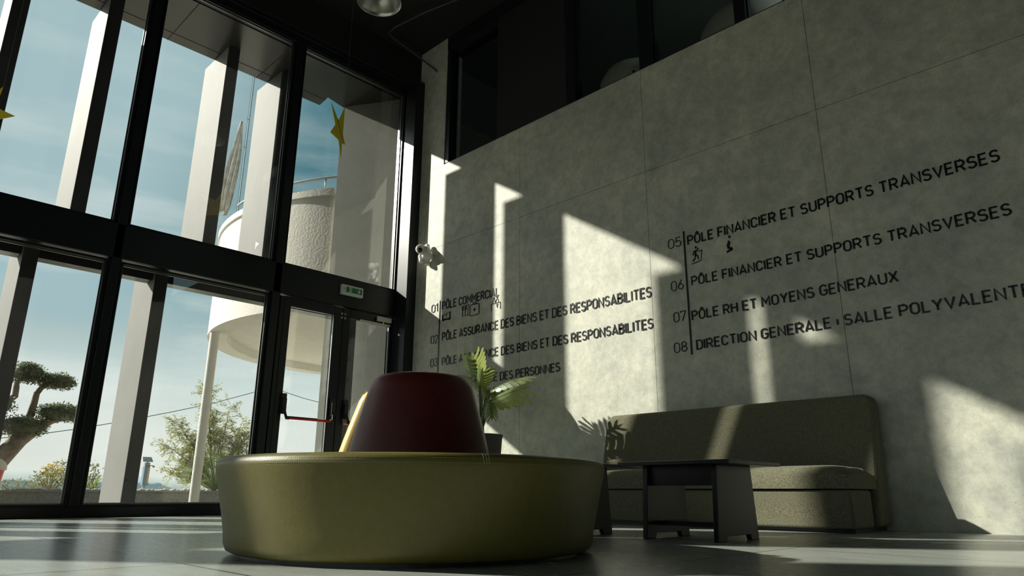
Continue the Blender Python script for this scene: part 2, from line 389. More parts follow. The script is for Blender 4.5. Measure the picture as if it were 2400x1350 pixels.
# concrete wall of large panels: real joints between the slabs
SEAM_Y = [-6.0, -1.66, .16, 1.99, 3.825, 5.713, 7.635, 7.90]
SEAM_Z = [0.0, 1.26, 3.60, 4.86]
w = MB()
g = 0.0022
for i in range(len(SEAM_Y) - 1):
    zs = SEAM_Z if i % 2 == 1 else SEAM_Z
    rows = [(0, 3.60), (3.60, 4.86)]
    for z0, z1 in rows:
        w.box(XC, SEAM_Y[i] + g, z0 + (g if z0 else 0), XC + .05, SEAM_Y[i + 1] - g, z1 - (g if z1 < 4.8 else 0))
wr = struct(w.build('wall_right', 'concrete'), 'pale concrete panel wall with black lettering', 'wall')
MB().box(XC + .012, -6, 0, XC + .12, 7.90, 4.86).build('panel_joint', 'gap', wr)
# concrete pier beside the glazing, up to the ceiling
struct(MB().box(XC, 7.26, 4.862, XC + .30, 7.90, CEIL).build('wall_pier', 'concrete'), 'narrow concrete pier beside the upper window', 'wall')

# upper storey: band of dark framed windows above the concrete
up = MB()
up.box(XC + .02, -6, 4.862, XC + .12, 7.26, 4.885)           # thin sill
up.box(XC + .0, -6, 6.80, XC + .30, 7.26, CEIL)              # head
struct(up.build('trim_3', 'frame'), 'black sill and head of the upper window band', 'trim')
POSTS = [(7.17, 7.26), (4.78, 4.93), (3.66, 3.84), (2.55, 2.67), (1.40, 1.58), (.3, .45)]
for k, (a, b) in enumerate(POSTS):
    struct(MB().box(XC + .012, a, 4.885, XC + .16, b, 6.80).build('trim_%d' % (4 + k), 'frame', bevel=.004), 'black post of the upper window band', 'trim')
PANES = [(6.17, 7.17), (3.84, 4.78), (2.67, 3.66), (1.58, 2.55), (.45, 1.40)]
for k, (a, b) in enumerate(PANES):
    wd = thing('window_%d' % (20 + k), (XC + .07, (a + b) / 2, 4.885), 'dark upper window in the band above the concrete wall, number %d from the corner' % (k + 1), 'window', kind='structure')
    MB().quad((XC + .078, b, 4.885), (XC + .078, a, 4.885), (XC + .078, a, 6.80), (XC + .078, b, 6.80)).build('pane', 'glass_in', wd, weld=False)
    fr = MB(); fr.box(XC + .05, a, 6.74, XC + .10, b, 6.80).box(XC + .05, a, 4.885, XC + .10, a + .018, 6.74).box(XC + .05, b - .018, 4.885, XC + .10, b, 6.74)
    fr.build('window_frame', 'frame', wd)
struct(MB().box(XC + .02, 4.93, 4.885, XC + .30, 6.17, 6.80).build('wall_panel', 'ceiling'), 'black blind panel between two upper windows', 'wall panel')
# the room behind those windows
struct(MB().box(XC + .30, -6, 6.96, 8.7, 7.7, 7.015).build('ceiling_upper', 'upper_ceiling'), 'grey ceiling of the upper storey room', 'ceiling')
ur = MB(); ur.box(8.7, -6, 4.8, 8.9, 7.9, CEIL)
ur.box(XC + .3, 7.7, 4.8, 8.9, 7.9, CEIL)
struct(MB().box(XC + .121, -6, 4.66, 8.9, 7.9, 4.8).build('floor_upper', 'upper'), 'floor of the upper storey room', 'floor')
struct(ur.build('wall_upper', 'upper'), 'dim grey wall of the upper storey room', 'wall')
# pale rounded seats standing just inside the upper windows
def pod(y0, y1, zt, x, label):
    t = thing('lounge_chair', (x, (y0 + y1) / 2, 4.80), label, 'chair', 'pale seats behind the upper windows')
    m = MB(); r = (y1 - y0) / 2; c = (x, (y0 + y1) / 2, 4.80)
    prof = [(r * .55, 0), (r * .8, .06), (r, .25), (r * .96, zt - 5.0), (r * .8, zt - 4.87), (r * .55, zt - 4.80), (0.001, zt - 4.79)]
    m.lathe(prof, c, 40); m.build('shell', 'white', t, smooth=True)
    b = MB(); b.lathe([(r * .56, -0.0), (r * .56, .03), (0.001, .03)], c, 24); b.build('base', 'black', t)
pod(3.84, 4.74, 5.37, XC + .60, 'pale rounded seat at the foot of the second upper window')
pod(2.26, 3.36, 5.40, XC + .68, 'pale rounded seat at the foot of the third upper window')
cu = thing('cushion', (XC + .19, 4.02, 4.80), 'white pointed cushion with a yellow edge beside the second upper window post', 'cushion')
m = MB(); m.ball((XC + .19, 4.02, 4.945), (.06, .11, .145)); m.build('cover', 'white', cu, smooth=True)
m = MB(); m.box(XC + .125, 3.95, 4.886, XC + .185, 4.00, 4.925); m.build('edge', 'star', cu, bevel=.006)['label'] = 'yellow edge'
m = MB(); m.ball((XC + .136, 4.0, 4.99), (.012, .018, .018), 10, 6); m.build('button', 'black', cu, smooth=True)['label'] = 'black button'

# ================================================================== GLAZED FACADE
ZS, ZB, ZT, ZH = 0.105, 2.635, 3.06, 6.29        # sill top, transom bottom, transom top, head
MUL = [(-6.85, -6.70), (-4.35, -4.20), (-2.10, -1.95), (-.05, .10), (2.03, 2.165), (3.87, 4.02)]
JX = 5.745
struct(MB().box(-7, YG, 0, 4.02, YG + .16, ZS).build('trim_1', 'frame', bevel=.006), 'black sill of the glass facade', 'trim')
tr = MB(); tr.box(-7, YG - .02, ZB + .025, JX + .02, YG + .09, ZT - .012); tr.box(-7, YG + .09, ZB + .10, JX + .02, YG + .16, ZT - .012)
struct(tr.build('trim_2', 'frame', bevel=.006), 'deep black transom across the glass facade', 'trim')
hd = MB(); hd.box(-7, YG, ZH, XC, YG + .16, ZH + .10).box(-7, YG - .03, ZH + .10, XC, YG + .2, ZH + .16)
struct(hd.build('trim_10', 'frame', bevel=.005), 'black head frame of the glass facade', 'trim')
struct(MB().box(-7, YG - .06, ZH + .16, XC + .3, YG + .2, CEIL + .2).build('wall_bulkhead', 'ceiling'), 'black bulkhead above the glass facade', 'wall')
jm = MB(); jm.box(JX + .03, 7.79, 0, XC + .3, YG + .18, ZH + .16)
struct(jm.build('trim_11', 'frame', bevel=.006), 'wide black corner post between glass facade and concrete wall', 'trim')
for k, (a, b) in enumerate(MUL):
    mu = MB(); mu.box(a + .025, YG - .02, ZS if b < 3.9 else 0, b - .025, YG + .16, ZH); mu.box(a, YG + .02, ZS if b < 3.9 else 0, b, YG + .13, ZH)
    struct(mu.build('trim_%d' % (12 + k), 'frame', bevel=.005), 'black vertical mullion of the glass facade', 'trim')
# glazed fields
def field(n, x0, x1, z0, z1, label):
    wd = thing('window_%d' % n, ((x0 + x1) / 2, YP, z0), label, 'window', kind='structure')
    MB().quad((x0, YP, z0), (x1, YP, z0), (x1, YP, z1), (x0, YP, z1)).build('pane', 'glass', wd, weld=False)
    f = MB(); e = .022
    f.box(x0, YG + .015, z0, x0 + e, YP - .004, z1).box(x1 - e, YG + .015, z0, x1, YP - .004, z1)
    f.box(x0 + e, YG + .015, z0, x1 - e, YP - .004, z0 + e).box(x0 + e, YG + .015, z1 - e, x1 - e, YP - .004, z1)
    f.build('window_frame', 'frame', wd, bevel=.004)
    s = MB(); q = .012
    s.box(x0 + e, YP - .012, z0 + e, x0 + e + q, YP - .002, z1 - e).box(x1 - e - q, YP - .012, z0 + e, x1 - e, YP - .002, z1 - e)
    s.box(x0 + e + q, YP - .012, z1 - e - q, x1 - e - q, YP - .002, z1 - e).box(x0 + e + q, YP - .012, z0 + e, x1 - e - q, YP - .002, z0 + e + q)
    s.build('glazing_bead', 'bead', wd)['label'] = 'bright aluminium bead around the glass'
edges = [(MUL[i][1], MUL[i + 1][0]) for i in range(len(MUL) - 1)]
names = ['far outside the view', 'outside the view', 'at the far left', 'left of the middle mullion', 'between the middle mullion and the door']
n = 1
for i, (a, b) in enumerate(edges):
    field(n, a, b, ZS, ZB, 'lower glass field of the facade, ' + names[i]); n += 1
    field(n, a, b, ZT, ZH, 'upper glass field of the facade, ' + names[i]); n += 1
field(n, MUL[-1][1], JX + .03, ZT, ZH, 'upper glass field of the facade above the double door'); n += 1

# double door: two leaves
def leaf(n, x0, x1, gx0, gx1, label):
    d = thing('door_%d' % n, (x0, YG, 0), label, 'door', kind='structure')
    f = MB(); f.box(x0, YG, .01, gx0, YG + .07, 2.645).box(gx1, YG, .01, x1, YG + .07, 2.645)
    f.box(gx0, YG, .01, gx1, YG + .07, .13).box(gx0, YG, 2.525, gx1, YG + .07, 2.645)
    f.build('door_frame', 'frame', d, bevel=.006)
    b = MB(); q = .006
    b.box(gx1 - q, YG + .012, .13, gx1, YG + .03, 2.525).box(gx0, YG + .012, 2.525 - q, gx1 - q, YG + .03, 2.525)
    b.build('glazing_bead', 'bead', d)
    MB().quad((gx0, YG + .035, .13), (gx1, YG + .035, .13), (gx1, YG + .035, 2.525), (gx0, YG + .035, 2.525)).build('pane', 'glass', d, weld=False)
    pb = MB(); zb = 1.115; yb = YG - .085; a0, a1 = gx0 + .01, gx1 + .06
    pb.tube([(a0 + .03, yb, zb), (a1 - .02, yb, zb)], .016, 12)
    bar = pb.build('panic_bar', 'panic', d, smooth=True); bar['label'] = 'red panic bar'
    sh = MB(); sh.tube([(a0 + .03, yb, zb + .008), (a1 - .25, yb, zb + .008)], .0145, 12); sh.build('bar_cover', 'black', bar, smooth=True)
    for xx, s_ in ((a0, 1), (a1, -1)):
        k = MB(); k.box(xx - .035, YG - .03, zb + .05, xx + .035, YG, zb + .30); k.box(xx - .028, YG - .055, zb + .07, xx + .028, YG - .03, zb + .24)
        k.tube([(xx, YG - .05, zb + .12), (xx + .01 * s_, YG - .07, zb + .05), (xx + .02 * s_, yb, zb)], .017, 10)
        k.tube([(xx + .015 * s_, yb, zb), (xx + .06 * s_, yb, zb)], .022, 10)
        kb = k.build('bar_bracket', 'black', d, bevel=.004)
    h = MB(); hx = x1 - .02 if n == 1 else x0 + .02
    for z in (2.555, 2.50): h.tube([(hx, YG - .012, z - .014), (hx, YG - .012, z + .014)], .016, 12)
    h.build('hinge', 'chrome', d, smooth=False)['label'] = 'steel pivots at the top of the leaf'
    return d
leaf(1, 4.075, 4.925, 4.17, 4.805, 'left glass door leaf in a black frame with red panic bar')
d2 = leaf(2, 4.935, 5.76, 5.045, 5.70, 'right glass door leaf in a black frame, beside the concrete wall')
c = MB(); c.box(5.46, YG - .055, 2.555, 5.69, YG - .02, 2.62).box(5.47, YG - .02, 2.555, 5.68, YG, 2.568); c.build('door_closer', 'closer', d2, bevel=.004)['label'] = 'silver door closer'
c = MB(); c.box(5.20, YG - .03, 2.508, 5.69, YG - .004, 2.530).tube([(5.575, YG - .02, 2.560), (5.575, YG - .02, 2.528)], .012, 8); c.build('closer_rail', 'closer', d2, bevel=.003)
struct(MB().box(4.02, YG + .0, 0, 4.073, YG + .1, ZB).build('trim_30', 'frame', bevel=.004), 'black jamb left of the double door', 'trim')

# exit sign on the transom
ex = thing('exit_sign', (5.01, YG - .02, 2.82), 'small green and white emergency exit sign on the black transom', 'exit sign')
MB().box(4.84, YG - .075, 2.815, 5.18, YG - .02, 2.955).build('housing', 'exitwhite', ex, bevel=.012, bseg=3)
MB().box(4.905, YG - .079, 2.852, 5.155, YG - .074, 2.925).build('green_panel', 'exitgreen', ex)['label'] = 'green panel'
pg = MB(); y = YG - .081
def flat(mb, pts, y=y): mb.prism([(a, y, b) for a, b in pts], (0, .003, 0))
flat(pg, [(5.115, 2.916), (5.115, 2.888), (5.133, 2.888), (5.107, 2.858), (5.081, 2.888), (5.099, 2.888), (5.099, 2.916)])
pg.build('arrow', 'exitwhite', ex)['label'] = 'white arrow'
pg = MB()
flat(pg, [(4.952, 2.856), (4.992, 2.856), (4.992, 2.922), (4.952, 2.922)])

pg.build('doorway', 'exitwhite', ex)['label'] = 'white doorway'
pm = MB(); y2 = YG - .084
for pts in ([(4.968, 2.905), (4.978, 2.905), (4.978, 2.915), (4.968, 2.915)], [(4.966, 2.902), (4.976, 2.902), (4.973, 2.882), (4.964, 2.882)], [(4.965, 2.884), (4.957, 2.866), (4.961, 2.864), (4.970, 2.882)], [(4.970, 2.884), (4.981, 2.874), (4.977, 2.862), (4.973, 2.863), (4.976, 2.873), (4.966, 2.880)], [(4.974, 2.898), (4.986, 2.888), (4.984, 2.885), (4.972, 2.893)]):
    pm.prism([(a, y2, b) for a, b in pts], (0, .003, 0))
pm.build('running_figure', 'exitgreen', ex)
for z in (2.895, 2.875): MB().box(4.866, YG - .078, z, 4.882, YG - .074, z + .012).build('indicator', 'grey', ex)

# ================================================================== OUTSIDE ARCHITECTURE
struct(MB().box(-60, 8.27, -.3, 60, 12.9, -.02).build('ground', 'paving'), 'pale paved forecourt outside the glass', 'ground')
struct(MB().box(-600, 12.9, -3, 600, 700, -.9).build('terrain', 'land'), 'dry land falling away beyond the planter', 'land')
# roof soffit over the fins
sp = [(-9, 8.25), (-9, 9.33), (4.99, 9.33), (4.96, 9.03), (5.285, 9.11), (5.9, 8.9), (5.9, 8.25)]
s = MB(); s.prism([(a, b, 6.30) for a, b in sp], (0, 0, .5)); struct(s.build('roof_soffit', 'soffit'), 'dark grey roof overhang outside the upper glass', 'roof')
s = MB()
for x in (-3.6, -1.2, 1.2, 2.6, 3.9): s.box(x - .004, 8.25, 6.2955, x + .004, 9.33, 6.2998)
s.box(-9, 9.12, 6.2955, 4.97, 9.126, 6.2998)
struct(s.build('soffit_joint', 'gap'), 'thin joints between the soffit panels', 'trim')
# upper fins hang between soffit and a rail hidden behind the transom
UF = [(-7.1, .165), (-5.4, .165), (-4.55, .165), (-3.077, .165), (-1.35, .165), (-.24, .165), (.80, .165), (1.75, .16), (3.265, .165), (4.08, .175)]
lab = {.80: 'upper white facade fin at the left edge', 1.75: 'upper white facade fin left of the middle mullion', 3.265: 'upper white facade fin right of the middle mullion', 4.08: 'upper white facade fin beside the round white balcony'}
for x, wd_ in UF:
    o = MB().box(x, 8.85, 3.30, x + wd_, 9.66, 6.298).build('facade_fin', 'fin', bevel=.006)
    tag(o, lab.get(x, 'upper white facade fin beyond the left edge of the view'), 'fin', 'upper fins of the facade')
o = MB().box(-9, 8.9, 3.19, 4.6, 9.08, 3.298).build('fin_rail', 'soffit'); tag(o, 'dark rail carrying the upper fins, hidden behind the transom', 'rail')
LF = [(-6.4, .145), (-5.1, .145), (-3.8, .145), (-2.55, .145), (-1.26, .145), (.03, .145), (1.32, .14), (2.61, .145), (5.2, .14)]
lab = {1.32: 'tall lower facade fin at the left edge, behind the olive tree', 2.61: 'tall lower facade fin right of the middle mullion', 5.2: 'lower facade fin behind the right door leaf'}
for x, wd_ in LF:
    o = MB().box(x, 8.35, -.02, x + wd_, 9.07 if x < 5 else 8.68, 2.95 if x < 5 else 2.8).build('facade_post', 'fin', bevel=.006)
    tag(o, lab.get(x, 'lower facade fin beyond the left edge of the view'), 'fin', 'lower fins of the facade')
xs = [-9] + [q for x, wd_ in LF[:8] for q in (x, x + wd_)] + [5.2]
m = MB()
for i in range(0, len(xs), 2): m.box(xs[i], 8.43, 2.60, xs[i + 1], 8.60, 2.775)
o = m.build('canopy_beam', 'soffit'); tag(o, 'dark horizontal beam running between the lower fins', 'beam')

# wall nib that carries on outside the corner
a = Vector((5.80, 8.24, 0)); b = Vector((5.285, 9.11, 0)); nrm = Vector((.87, .5, 0)) * .25
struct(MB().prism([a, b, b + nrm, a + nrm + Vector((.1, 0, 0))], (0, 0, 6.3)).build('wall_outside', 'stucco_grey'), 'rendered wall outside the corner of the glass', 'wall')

# round balcony
BC = (8.374, 11.216); BR = 3.684
bal = thing('round_balcony', (BC[0], BC[1], 2.9), 'big round white rendered balcony outside the door', 'balcony')
prof = [(BR - .33, 3.09), (BR - .33, 2.935), (BR, 2.935), (BR, 4.77), (BR + .035, 4.77), (BR + .035, 4.88), (BR - .2, 4.88), (BR - .2, 3.2), (0.01, 3.2)]
o = MB().lathe(prof, (BC[0], BC[1], 0), 128).build('parapet', 'stucco', bal); smooth_angle(o, 30)
o = MB().lathe([(BR - .33, 3.09), (0.01, 3.09)], (BC[0], BC[1], 0), 96).build('recessed_ceiling', 'stucco', bal)
for px, py in ((770, 769), (765, 812)):
    p = at(px, py, 2, 3.09)
    m = MB().lathe([(.075, 3.075), (.075, 3.09), (.001, 3.09), (.001, 3.078), (.06, 3.078), (.075, 3.075)], (p.x, p.y, 0), 24)
    m.build('downlight', 'cream', bal)
# handrail and glass screen above the parapet
rl = MB(); pts = []
for k in range(40):
    a = math.radians(175 + k * 2.2); pts.append((BC[0] + (BR - .08) * math.cos(a), BC[1] + (BR - .08) * math.sin(a), 5.12))
rl.tube(pts, .022, 10)
for k in (4, 16, 28, 38): rl.tube([(pts[k][0], pts[k][1], 4.87), pts[k]], .014, 8)
rl.build('handrail', 'grey', bal, smooth=True)['label'] = 'grey steel handrail'
p0 = at(772, 325, 1, 8.95 + .25); p1 = at(797, 325, 1, 9.2)
# pole under the balcony
pc = at(476, 1000, 1, 12.15)
pl = MB(); pl.lathe([(.10, 0.0), (.10, .02), (.078, .02), (.078, 2.94)], (pc.x, pc.y, 0), 24)
pc2 = Vector((BC[0] - BR + .18 + .0, 0, 0))
o = pl.build('balcony_column', 'stucco'); smooth_angle(o); tag(o, 'slim white round column under the round balcony', 'column')
# mast and flag
mb_ = at(557, 500, 1, 12.2); mt = at(600, 185, 1, 12.2)
fl = thing('flagpole', (mb_.x, mb_.y, 4.83), 'thin mast with ropes on the round balcony roof', 'flagpole')
MB().tube([(mb_.x, mb_.y, 4.75), (mb_.x, mb_.y, mt.z + .6)], .012, 8).build('mast', 'grey', fl)
m = MB()
for z in (5.2, 6.6, 7.2): m.tube([(mb_.x, mb_.y, z), (mb_.x - .05, mb_.y, z + .02)], .006, 6)
m.tube([(mb_.x - .03, mb_.y, 5.0), (mb_.x - .03, mb_.y, mt.z + .5)], .003, 5)
m.build('rope', 'grey', fl)
q0 = at(567, 285, 1, 12.1); q1 = at(522, 500, 1, 12.1)
m = MB(); nu, nv = 14, 26; vs = []; fs = []
for j in range(nv + 1):
    t = j / nv; c0 = q0.lerp(q1, t); wdt = (.02 + .115 * math.sin(min(1, t * 1.15) * PI * .62)) * (1 if t < .9 else 1 - (t - .9) * 4)
    for i in range(nu + 1):
        s_ = i / nu - .5
        vs.append(c0 + Vector((s_ * wdt * 2, .05 * math.sin(s_ * 19 + t * 5) * (.3 + t), .04 * math.sin(s_ * 7 + t * 9) * t)))
for j in range(nv):
    for i in range(nu): a = j * (nu + 1) + i; fs.append((a, a + 1, a + nu + 2, a + nu + 1))
m.add(vs, fs); o = m.build('flag', 'flag', smooth=True, weld=False)
so_ = o.modifiers.new('thick', 'SOLIDIFY'); so_.thickness = .004
tag(o, 'limp white flag hanging folded beside the mast', 'flag')

# planter wall with white pebbles
o = MB().box(-12, 12.5, -.3, 9.5, 12.72, .235).build('stone_planter', 'planter'); tag(o, 'long low grey granite planter wall outside', 'planter')
MB().box(-12, 12.72, -.3, 9.5, 17.4, .19).build('soil_bed', 'pebble', o)
MB().box(-12.02, 12.47, .235, 9.5, 12.74, .262).build('coping', 'planter', o)
m = MB()
for k in range(520):
    x = random.uniform(.8, 6.4); y_ = random.uniform(12.78, 13.5); r = random.uniform(.018, .05)
    m.ball((x, y_, .19 + r * .5), (r, r * random.uniform(.6, 1), r * .7), 7, 5, Matrix.Rotation(random.uniform(0, 6), 3, 'Z'))
for k in range(130):
    x = random.uniform(.8, 6.4); r = random.uniform(.015, .032); m.ball((x, random.uniform(12.6, 12.72), .262 + r * .5), (r * 1.3, r, r * .7), 7, 5)
o = m.build('pebbles', 'pebble', smooth=True, weld=False); tag(o, 'white pebbles strewn along the top of the planter', 'pebbles', kind='stuff')

# far hills
def ridge(name, y0, base, amp, seed, label, x0=-200, x1=260, n=90, m_='hill'):
    random.seed(seed); ph = [random.uniform(0, 6) for _ in range(6)]; m = MB(); vs = []; fs = []
    for i in range(n + 1):
        x = x0 + (x1 - x0) * i / n
        hgt = base + amp * (math.sin(x * .021 + ph[0]) + .5 * math.sin(x * .05 + ph[1]) + .2 * math.sin(x * .13 + ph[2]) + .06 * math.sin(x * .4 + ph[3]))
        vs += [(x, y0, -3), (x, y0 + 12, hgt), (x, y0 + 60, -3)]
    for i in range(n):
        a = i * 3; fs += [(a, a + 3, a + 4, a + 1), (a + 1, a + 4, a + 5, a + 2)]
    m.add(vs, fs); struct(m.build(name, m_, smooth=True), label, 'hill')
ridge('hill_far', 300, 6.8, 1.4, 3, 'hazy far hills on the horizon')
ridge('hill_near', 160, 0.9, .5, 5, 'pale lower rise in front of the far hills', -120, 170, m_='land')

# ------------------------------------------------------------------ greenery outside
def cards(m, pts, size, asp=.35, up=None):
    for p in pts:
        d = Vector((random.gauss(0, 1), random.gauss(0, 1), random.gauss(0, .8))).normalized()
        if up is not None: d = (d * .8 + up).normalized()
        w_ = d.orthogonal(); w_ = Matrix.Rotation(random.uniform(0, 6.28), 3, d) @ w_
        L_ = size * random.uniform(.7, 1.3); w_ = w_.normalized() * L_ * asp
        p = Vector(p)
        m.quad(p, p + d * L_ * .5 + w_ * .5, p + d * L_, p + d * L_ * .5 - w_ * .5)
def blob(c, r, n, flat=.45):
    out = []
    while len(out) < n:
        v = Vector((random.uniform(-1, 1), random.uniform(-1, 1), random.uniform(-flat, 1)))
        if .45 < v.length < 1: out.append(Vector(c) + Vector((v.x * r[0], v.y * r[1], v.z * r[2])))
    return out
YT = 13.35
random.seed(11)
ol = thing('olive_tree', (at(0, 1090, 1, YT).x - .3, YT, .2), 'cloud pruned olive tree with round pads behind the planter at the left', 'tree')
P = lambda x, y_: at(x, y_, 1, YT)
tk = MB()
tk.tube([P(-75, 1150), P(-45, 1118), P(5, 1070), P(45, 1030), P(90, 1000), P(120, 985), P(150, 980)], [.21, .18, .145, .125, .095, .065, .04], 12)
tk.tube([P(40, 1035), P(58, 1003), P(70, 975), P(80, 945), P(86, 922), P(98, 908), P(118, 900)], [.085, .07, .058, .052, .047, .042, .03], 10)
tk.tube([P(-30, 1105), P(-15, 1030), P(-5, 970), P(10, 945), P(35, 928), P(38, 908), P(40, 890)], [.12, .09, .07, .06, .05, .045, .03], 10)
tk.tube([P(20, 1055), P(32, 1025), P(36, 1010)], [.055, .04, .03], 8)
tk.build('trunk', 'bark', ol, smooth=True)
for (px, py, rx, rz, nn) in ((64, 877, .27, .20, 1700), (134, 896, .29, .155, 1600), (143, 970, .40, .18, 2200), (52, 1001, .37, .19, 2000), (-30, 950, .4, .25, 900)):
    c = P(px, py); m = MB(); cards(m, blob((c.x, c.y, c.z), (rx, rx * .9, rz), nn, .7), .042, .42)
    m.ball((c.x, c.y, c.z + rz * .12), (rx * .80, rx * .7, rz * .72), 18, 12); m.build('foliage', 'oliveleaf', ol, weld=False)

def feather_tree(name, base, tips, label, cat, m_, lw, twigs, leaflen=.045, group=None):
    t = thing(name, base, label, cat, group); tk = MB(); fo = MB(); base = Vector(base)
    for tip, r0 in tips:
        tip = Vector(tip); mid = base.lerp(tip, .5) + Vector((random.uniform(-.1, .1), 0, .08))
        path = [base, base.lerp(mid, .6), mid, mid.lerp(tip, .6), tip]
        tk.tube(path, [r0 * .8, r0 * .6, r0 * .4, r0 * .28, r0 * .12], 6)
        for _ in range(twigs):
            s_ = random.uniform(.32, 1.0); q = path[2].lerp(path[4], (s_ - .5) * 2) if s_ > .5 else path[0].lerp(path[2], s_ * 2)
            d = (Vector((random.gauss(0, 1), random.gauss(0, .8), random.gauss(.1, .6)))).normalized() * random.uniform(.12, .34) * lw
            e = q + d; tk.tube([q, e], [.004, .002], 4, cap=False)
            for k in range(30):
                u = q.lerp(e, random.uniform(.25, 1.05)) + Vector((random.gauss(0, .022), random.gauss(0, .022), random.gauss(0, .022)))
                dd = (d.normalized() + Vector((random.gauss(0, .7), random.gauss(0, .7), random.gauss(0, .7)))).normalized()
                w_ = dd.orthogonal().normalized() * .009; L_ = leaflen * random.uniform(.7, 1.4)
                fo.quad(u, u + dd * L_ * .5 + w_, u + dd * L_, u + dd * L_ * .5 - w_)
    tk.build('trunk', 'twig', t, smooth=True); fo.build('foliage', m_, t, weld=False)
    return t
random.seed(5)
Y2 = 14.7; Q = lambda x, y_: at(x, y_, 1, Y2)
tips = [(Q(478, 895), .03), (Q(497, 915), .02), (Q(410, 985), .02), (Q(385, 1038), .018), (Q(570, 985), .02), (Q(540, 950), .02), (Q(420, 1075), .018), (Q(560, 1040), .02), (Q(455, 1040), .02), (Q(430, 1010), .018), (Q(520, 1000), .02), (Q(395, 1105), .016), (Q(440, 1090), .016), (Q(500, 970), .02), (Q(590, 1000), .016)]
feather_tree('mimosa_tree', Q(500, 1150), tips, 'feathery pale green young tree behind the slim white column', 'tree', 'mimosa', 1.0, 46)
random.seed(8)
def bush(name, px, py, rx, rz, nn, label, m_='bush', Y=15.2, size=.07):
    c = at(px, py, 1, Y); t = thing(name, (c.x, c.y, .19), label, 'bush', 'low bushes along the planter')
    m = MB(); cards(m, blob((c.x, c.y, c.z), (rx, rx, rz), nn, .9), size, .3); m.build('foliage', m_, t, weld=False)
    k = MB()
    for i in range(5):
        a = i * 1.26; k.tube([(c.x, c.y, .15), (c.x + .5 * rx * math.cos(a), c.y + .5 * rx * math.sin(a), c.z)], [.02, .008], 5)
    k.build('stem', 'bark', t)
bush('shrub', 120, 1125, .34, .19, 420, 'low olive green bush left of the middle mullion', Y=14.4)
bush('blossoming_shrub', 121, 1104, .18, .13, 240, 'small bush with yellow blossom above the low green bush', 'bushy', 15.2)
bush('shrub', 162, 1108, .30, .27, 420, 'taller grey green bush just left of the middle mullion', Y=16.2)
bush('shrub', 212, 1110, .2, .24, 260, 'grey green bush just right of the middle mullion', Y=15.2)
bush('shrub', 40, 1137, .5, .09, 260, 'flat dark hedge near the olive tree', Y=16)
bush('shrub', 588, 1045, .35, .35, 480, 'grey green bush behind the edge of the round seat', Y=14.2)
def spiky(name, px, py, n, L_, wd_, label, m_, Y=12.95, feather=False, cat='plant'):
    c = at(px, py, 1, Y); t = thing(name, (c.x, c.y, .19), label, cat)
    m = MB()
    for i in range(n):
        a = i * 2.399; el = random.uniform(.15, 1.25); d = Vector((math.cos(a) * math.cos(el), math.sin(a) * math.cos(el), math.sin(el)))
        L2 = L_ * random.uniform(.75, 1.1); b0 = Vector((c.x, c.y, .22)); mid = b0 + d * L2 * .55; tip = b0 + d * L2 + Vector((0, 0, -.25 * L2 * math.cos(el)))
        sd = d.cross(Vector((0, 0, 1))).normalized()
        if not feather:
            w_ = sd * wd_; m.quad(b0 - w_ * .5, b0 + w_ * .5, mid + w_ * .6, mid - w_ * .6); m.add([mid - w_ * .6, mid + w_ * .6, tip], [(0, 1, 2)])
        else:
            m.tube([b0, mid, tip], [.008, .006, .003], 4)
            for k in range(5, 42):
                u = k / 42; p = b0.lerp(mid, u / .55) if u < .55 else mid.lerp(tip, (u - .55) / .45)
                for s_ in (1, -1):
                    e = p + (sd * s_ * .9 + d * .55 + Vector((0, 0, .15))) * .17 * math.sin(PI * min(1, .18 + u * .8))
                    n_ = Vector((0, 0, 1)).cross(e - p).normalized() * .006; m.add([p - n_, p + n_, e], [(0, 1, 2)])
    m.build('foliage', m_, t, weld=False)
    MB().lathe([(.001, .19), (.09, .19), (.08, .30), (.001, .32)], (c.x, c.y, 0), 12).build('stem', 'bark', t)
random.seed(3)
spiky('cycad', 508, 1150, 38, .98, .03, 'dark green sago palm with arching fronds beside the round seat', 'cycad', 13.0, True)
spiky('agave', 216, 1150, 20, .36, .035, 'small spiky agave just right of the middle mullion', 'cycad', 13.6)

# sign post with solar panel
sx = at(340, 1150, 1, 16.5)
sg = thing('sign_totem', (sx.x, sx.y, .19), 'small blue and orange sign post with a solar panel on top', 'sign')
def S_(px, py): return at(px, py, 1, 16.5)
a, b = S_(331, 1138), S_(351, 1092)
MB().box(a.x, 16.45, a.z, b.x, 16.58, b.z).build('panel', 'signblue', sg, bevel=.01)
c0 = a.x + (b.x - a.x) * .55
MB().box(c0, 16.44, a.z + .05, b.x - .01, 16.449, b.z - .03).build('coloured_face', 'signorange', sg)['label'] = 'orange half of the sign'
MB().box((a.x + b.x) / 2 - .03, 16.49, .185, (a.x + b.x) / 2 + .03, 16.54, a.z).build('post', 'grey', sg)
MB().box((a.x + b.x) / 2 - .05, 16.47, b.z, (a.x + b.x) / 2 + .05, 16.56, b.z + .07).build('cap', 'grey', sg)
tcx = (a.x + b.x) / 2
m = MB(); z = S_(340, 1077).z; m.hexa([(tcx - .14, 16.35, z - .05), (tcx + .06, 16.35, z - .05), (tcx + .12, 16.65, z + .05), (tcx - .06, 16.65, z + .05), (tcx - .14, 16.35, z - .038), (tcx + .06, 16.35, z - .038), (tcx + .12, 16.65, z + .062), (tcx - .06, 16.65, z + .062)])
m.build('solar_panel', 'solar', sg)['label'] = 'tilted solar panel'
MB().tube([(tcx, 16.5, b.z + .05), (tcx, 16.5, z)], .015, 8).build('bracket', 'grey', sg)
m = MB(); l = S_(360, 1094); m.tube([(b.x, 16.5, b.z + .01), (l.x, 16.5, l.z + .02)], .008, 6).ball((l.x, 16.5, l.z), (.03, .03, .02), 8, 6).build('spotlight', 'grey', sg)

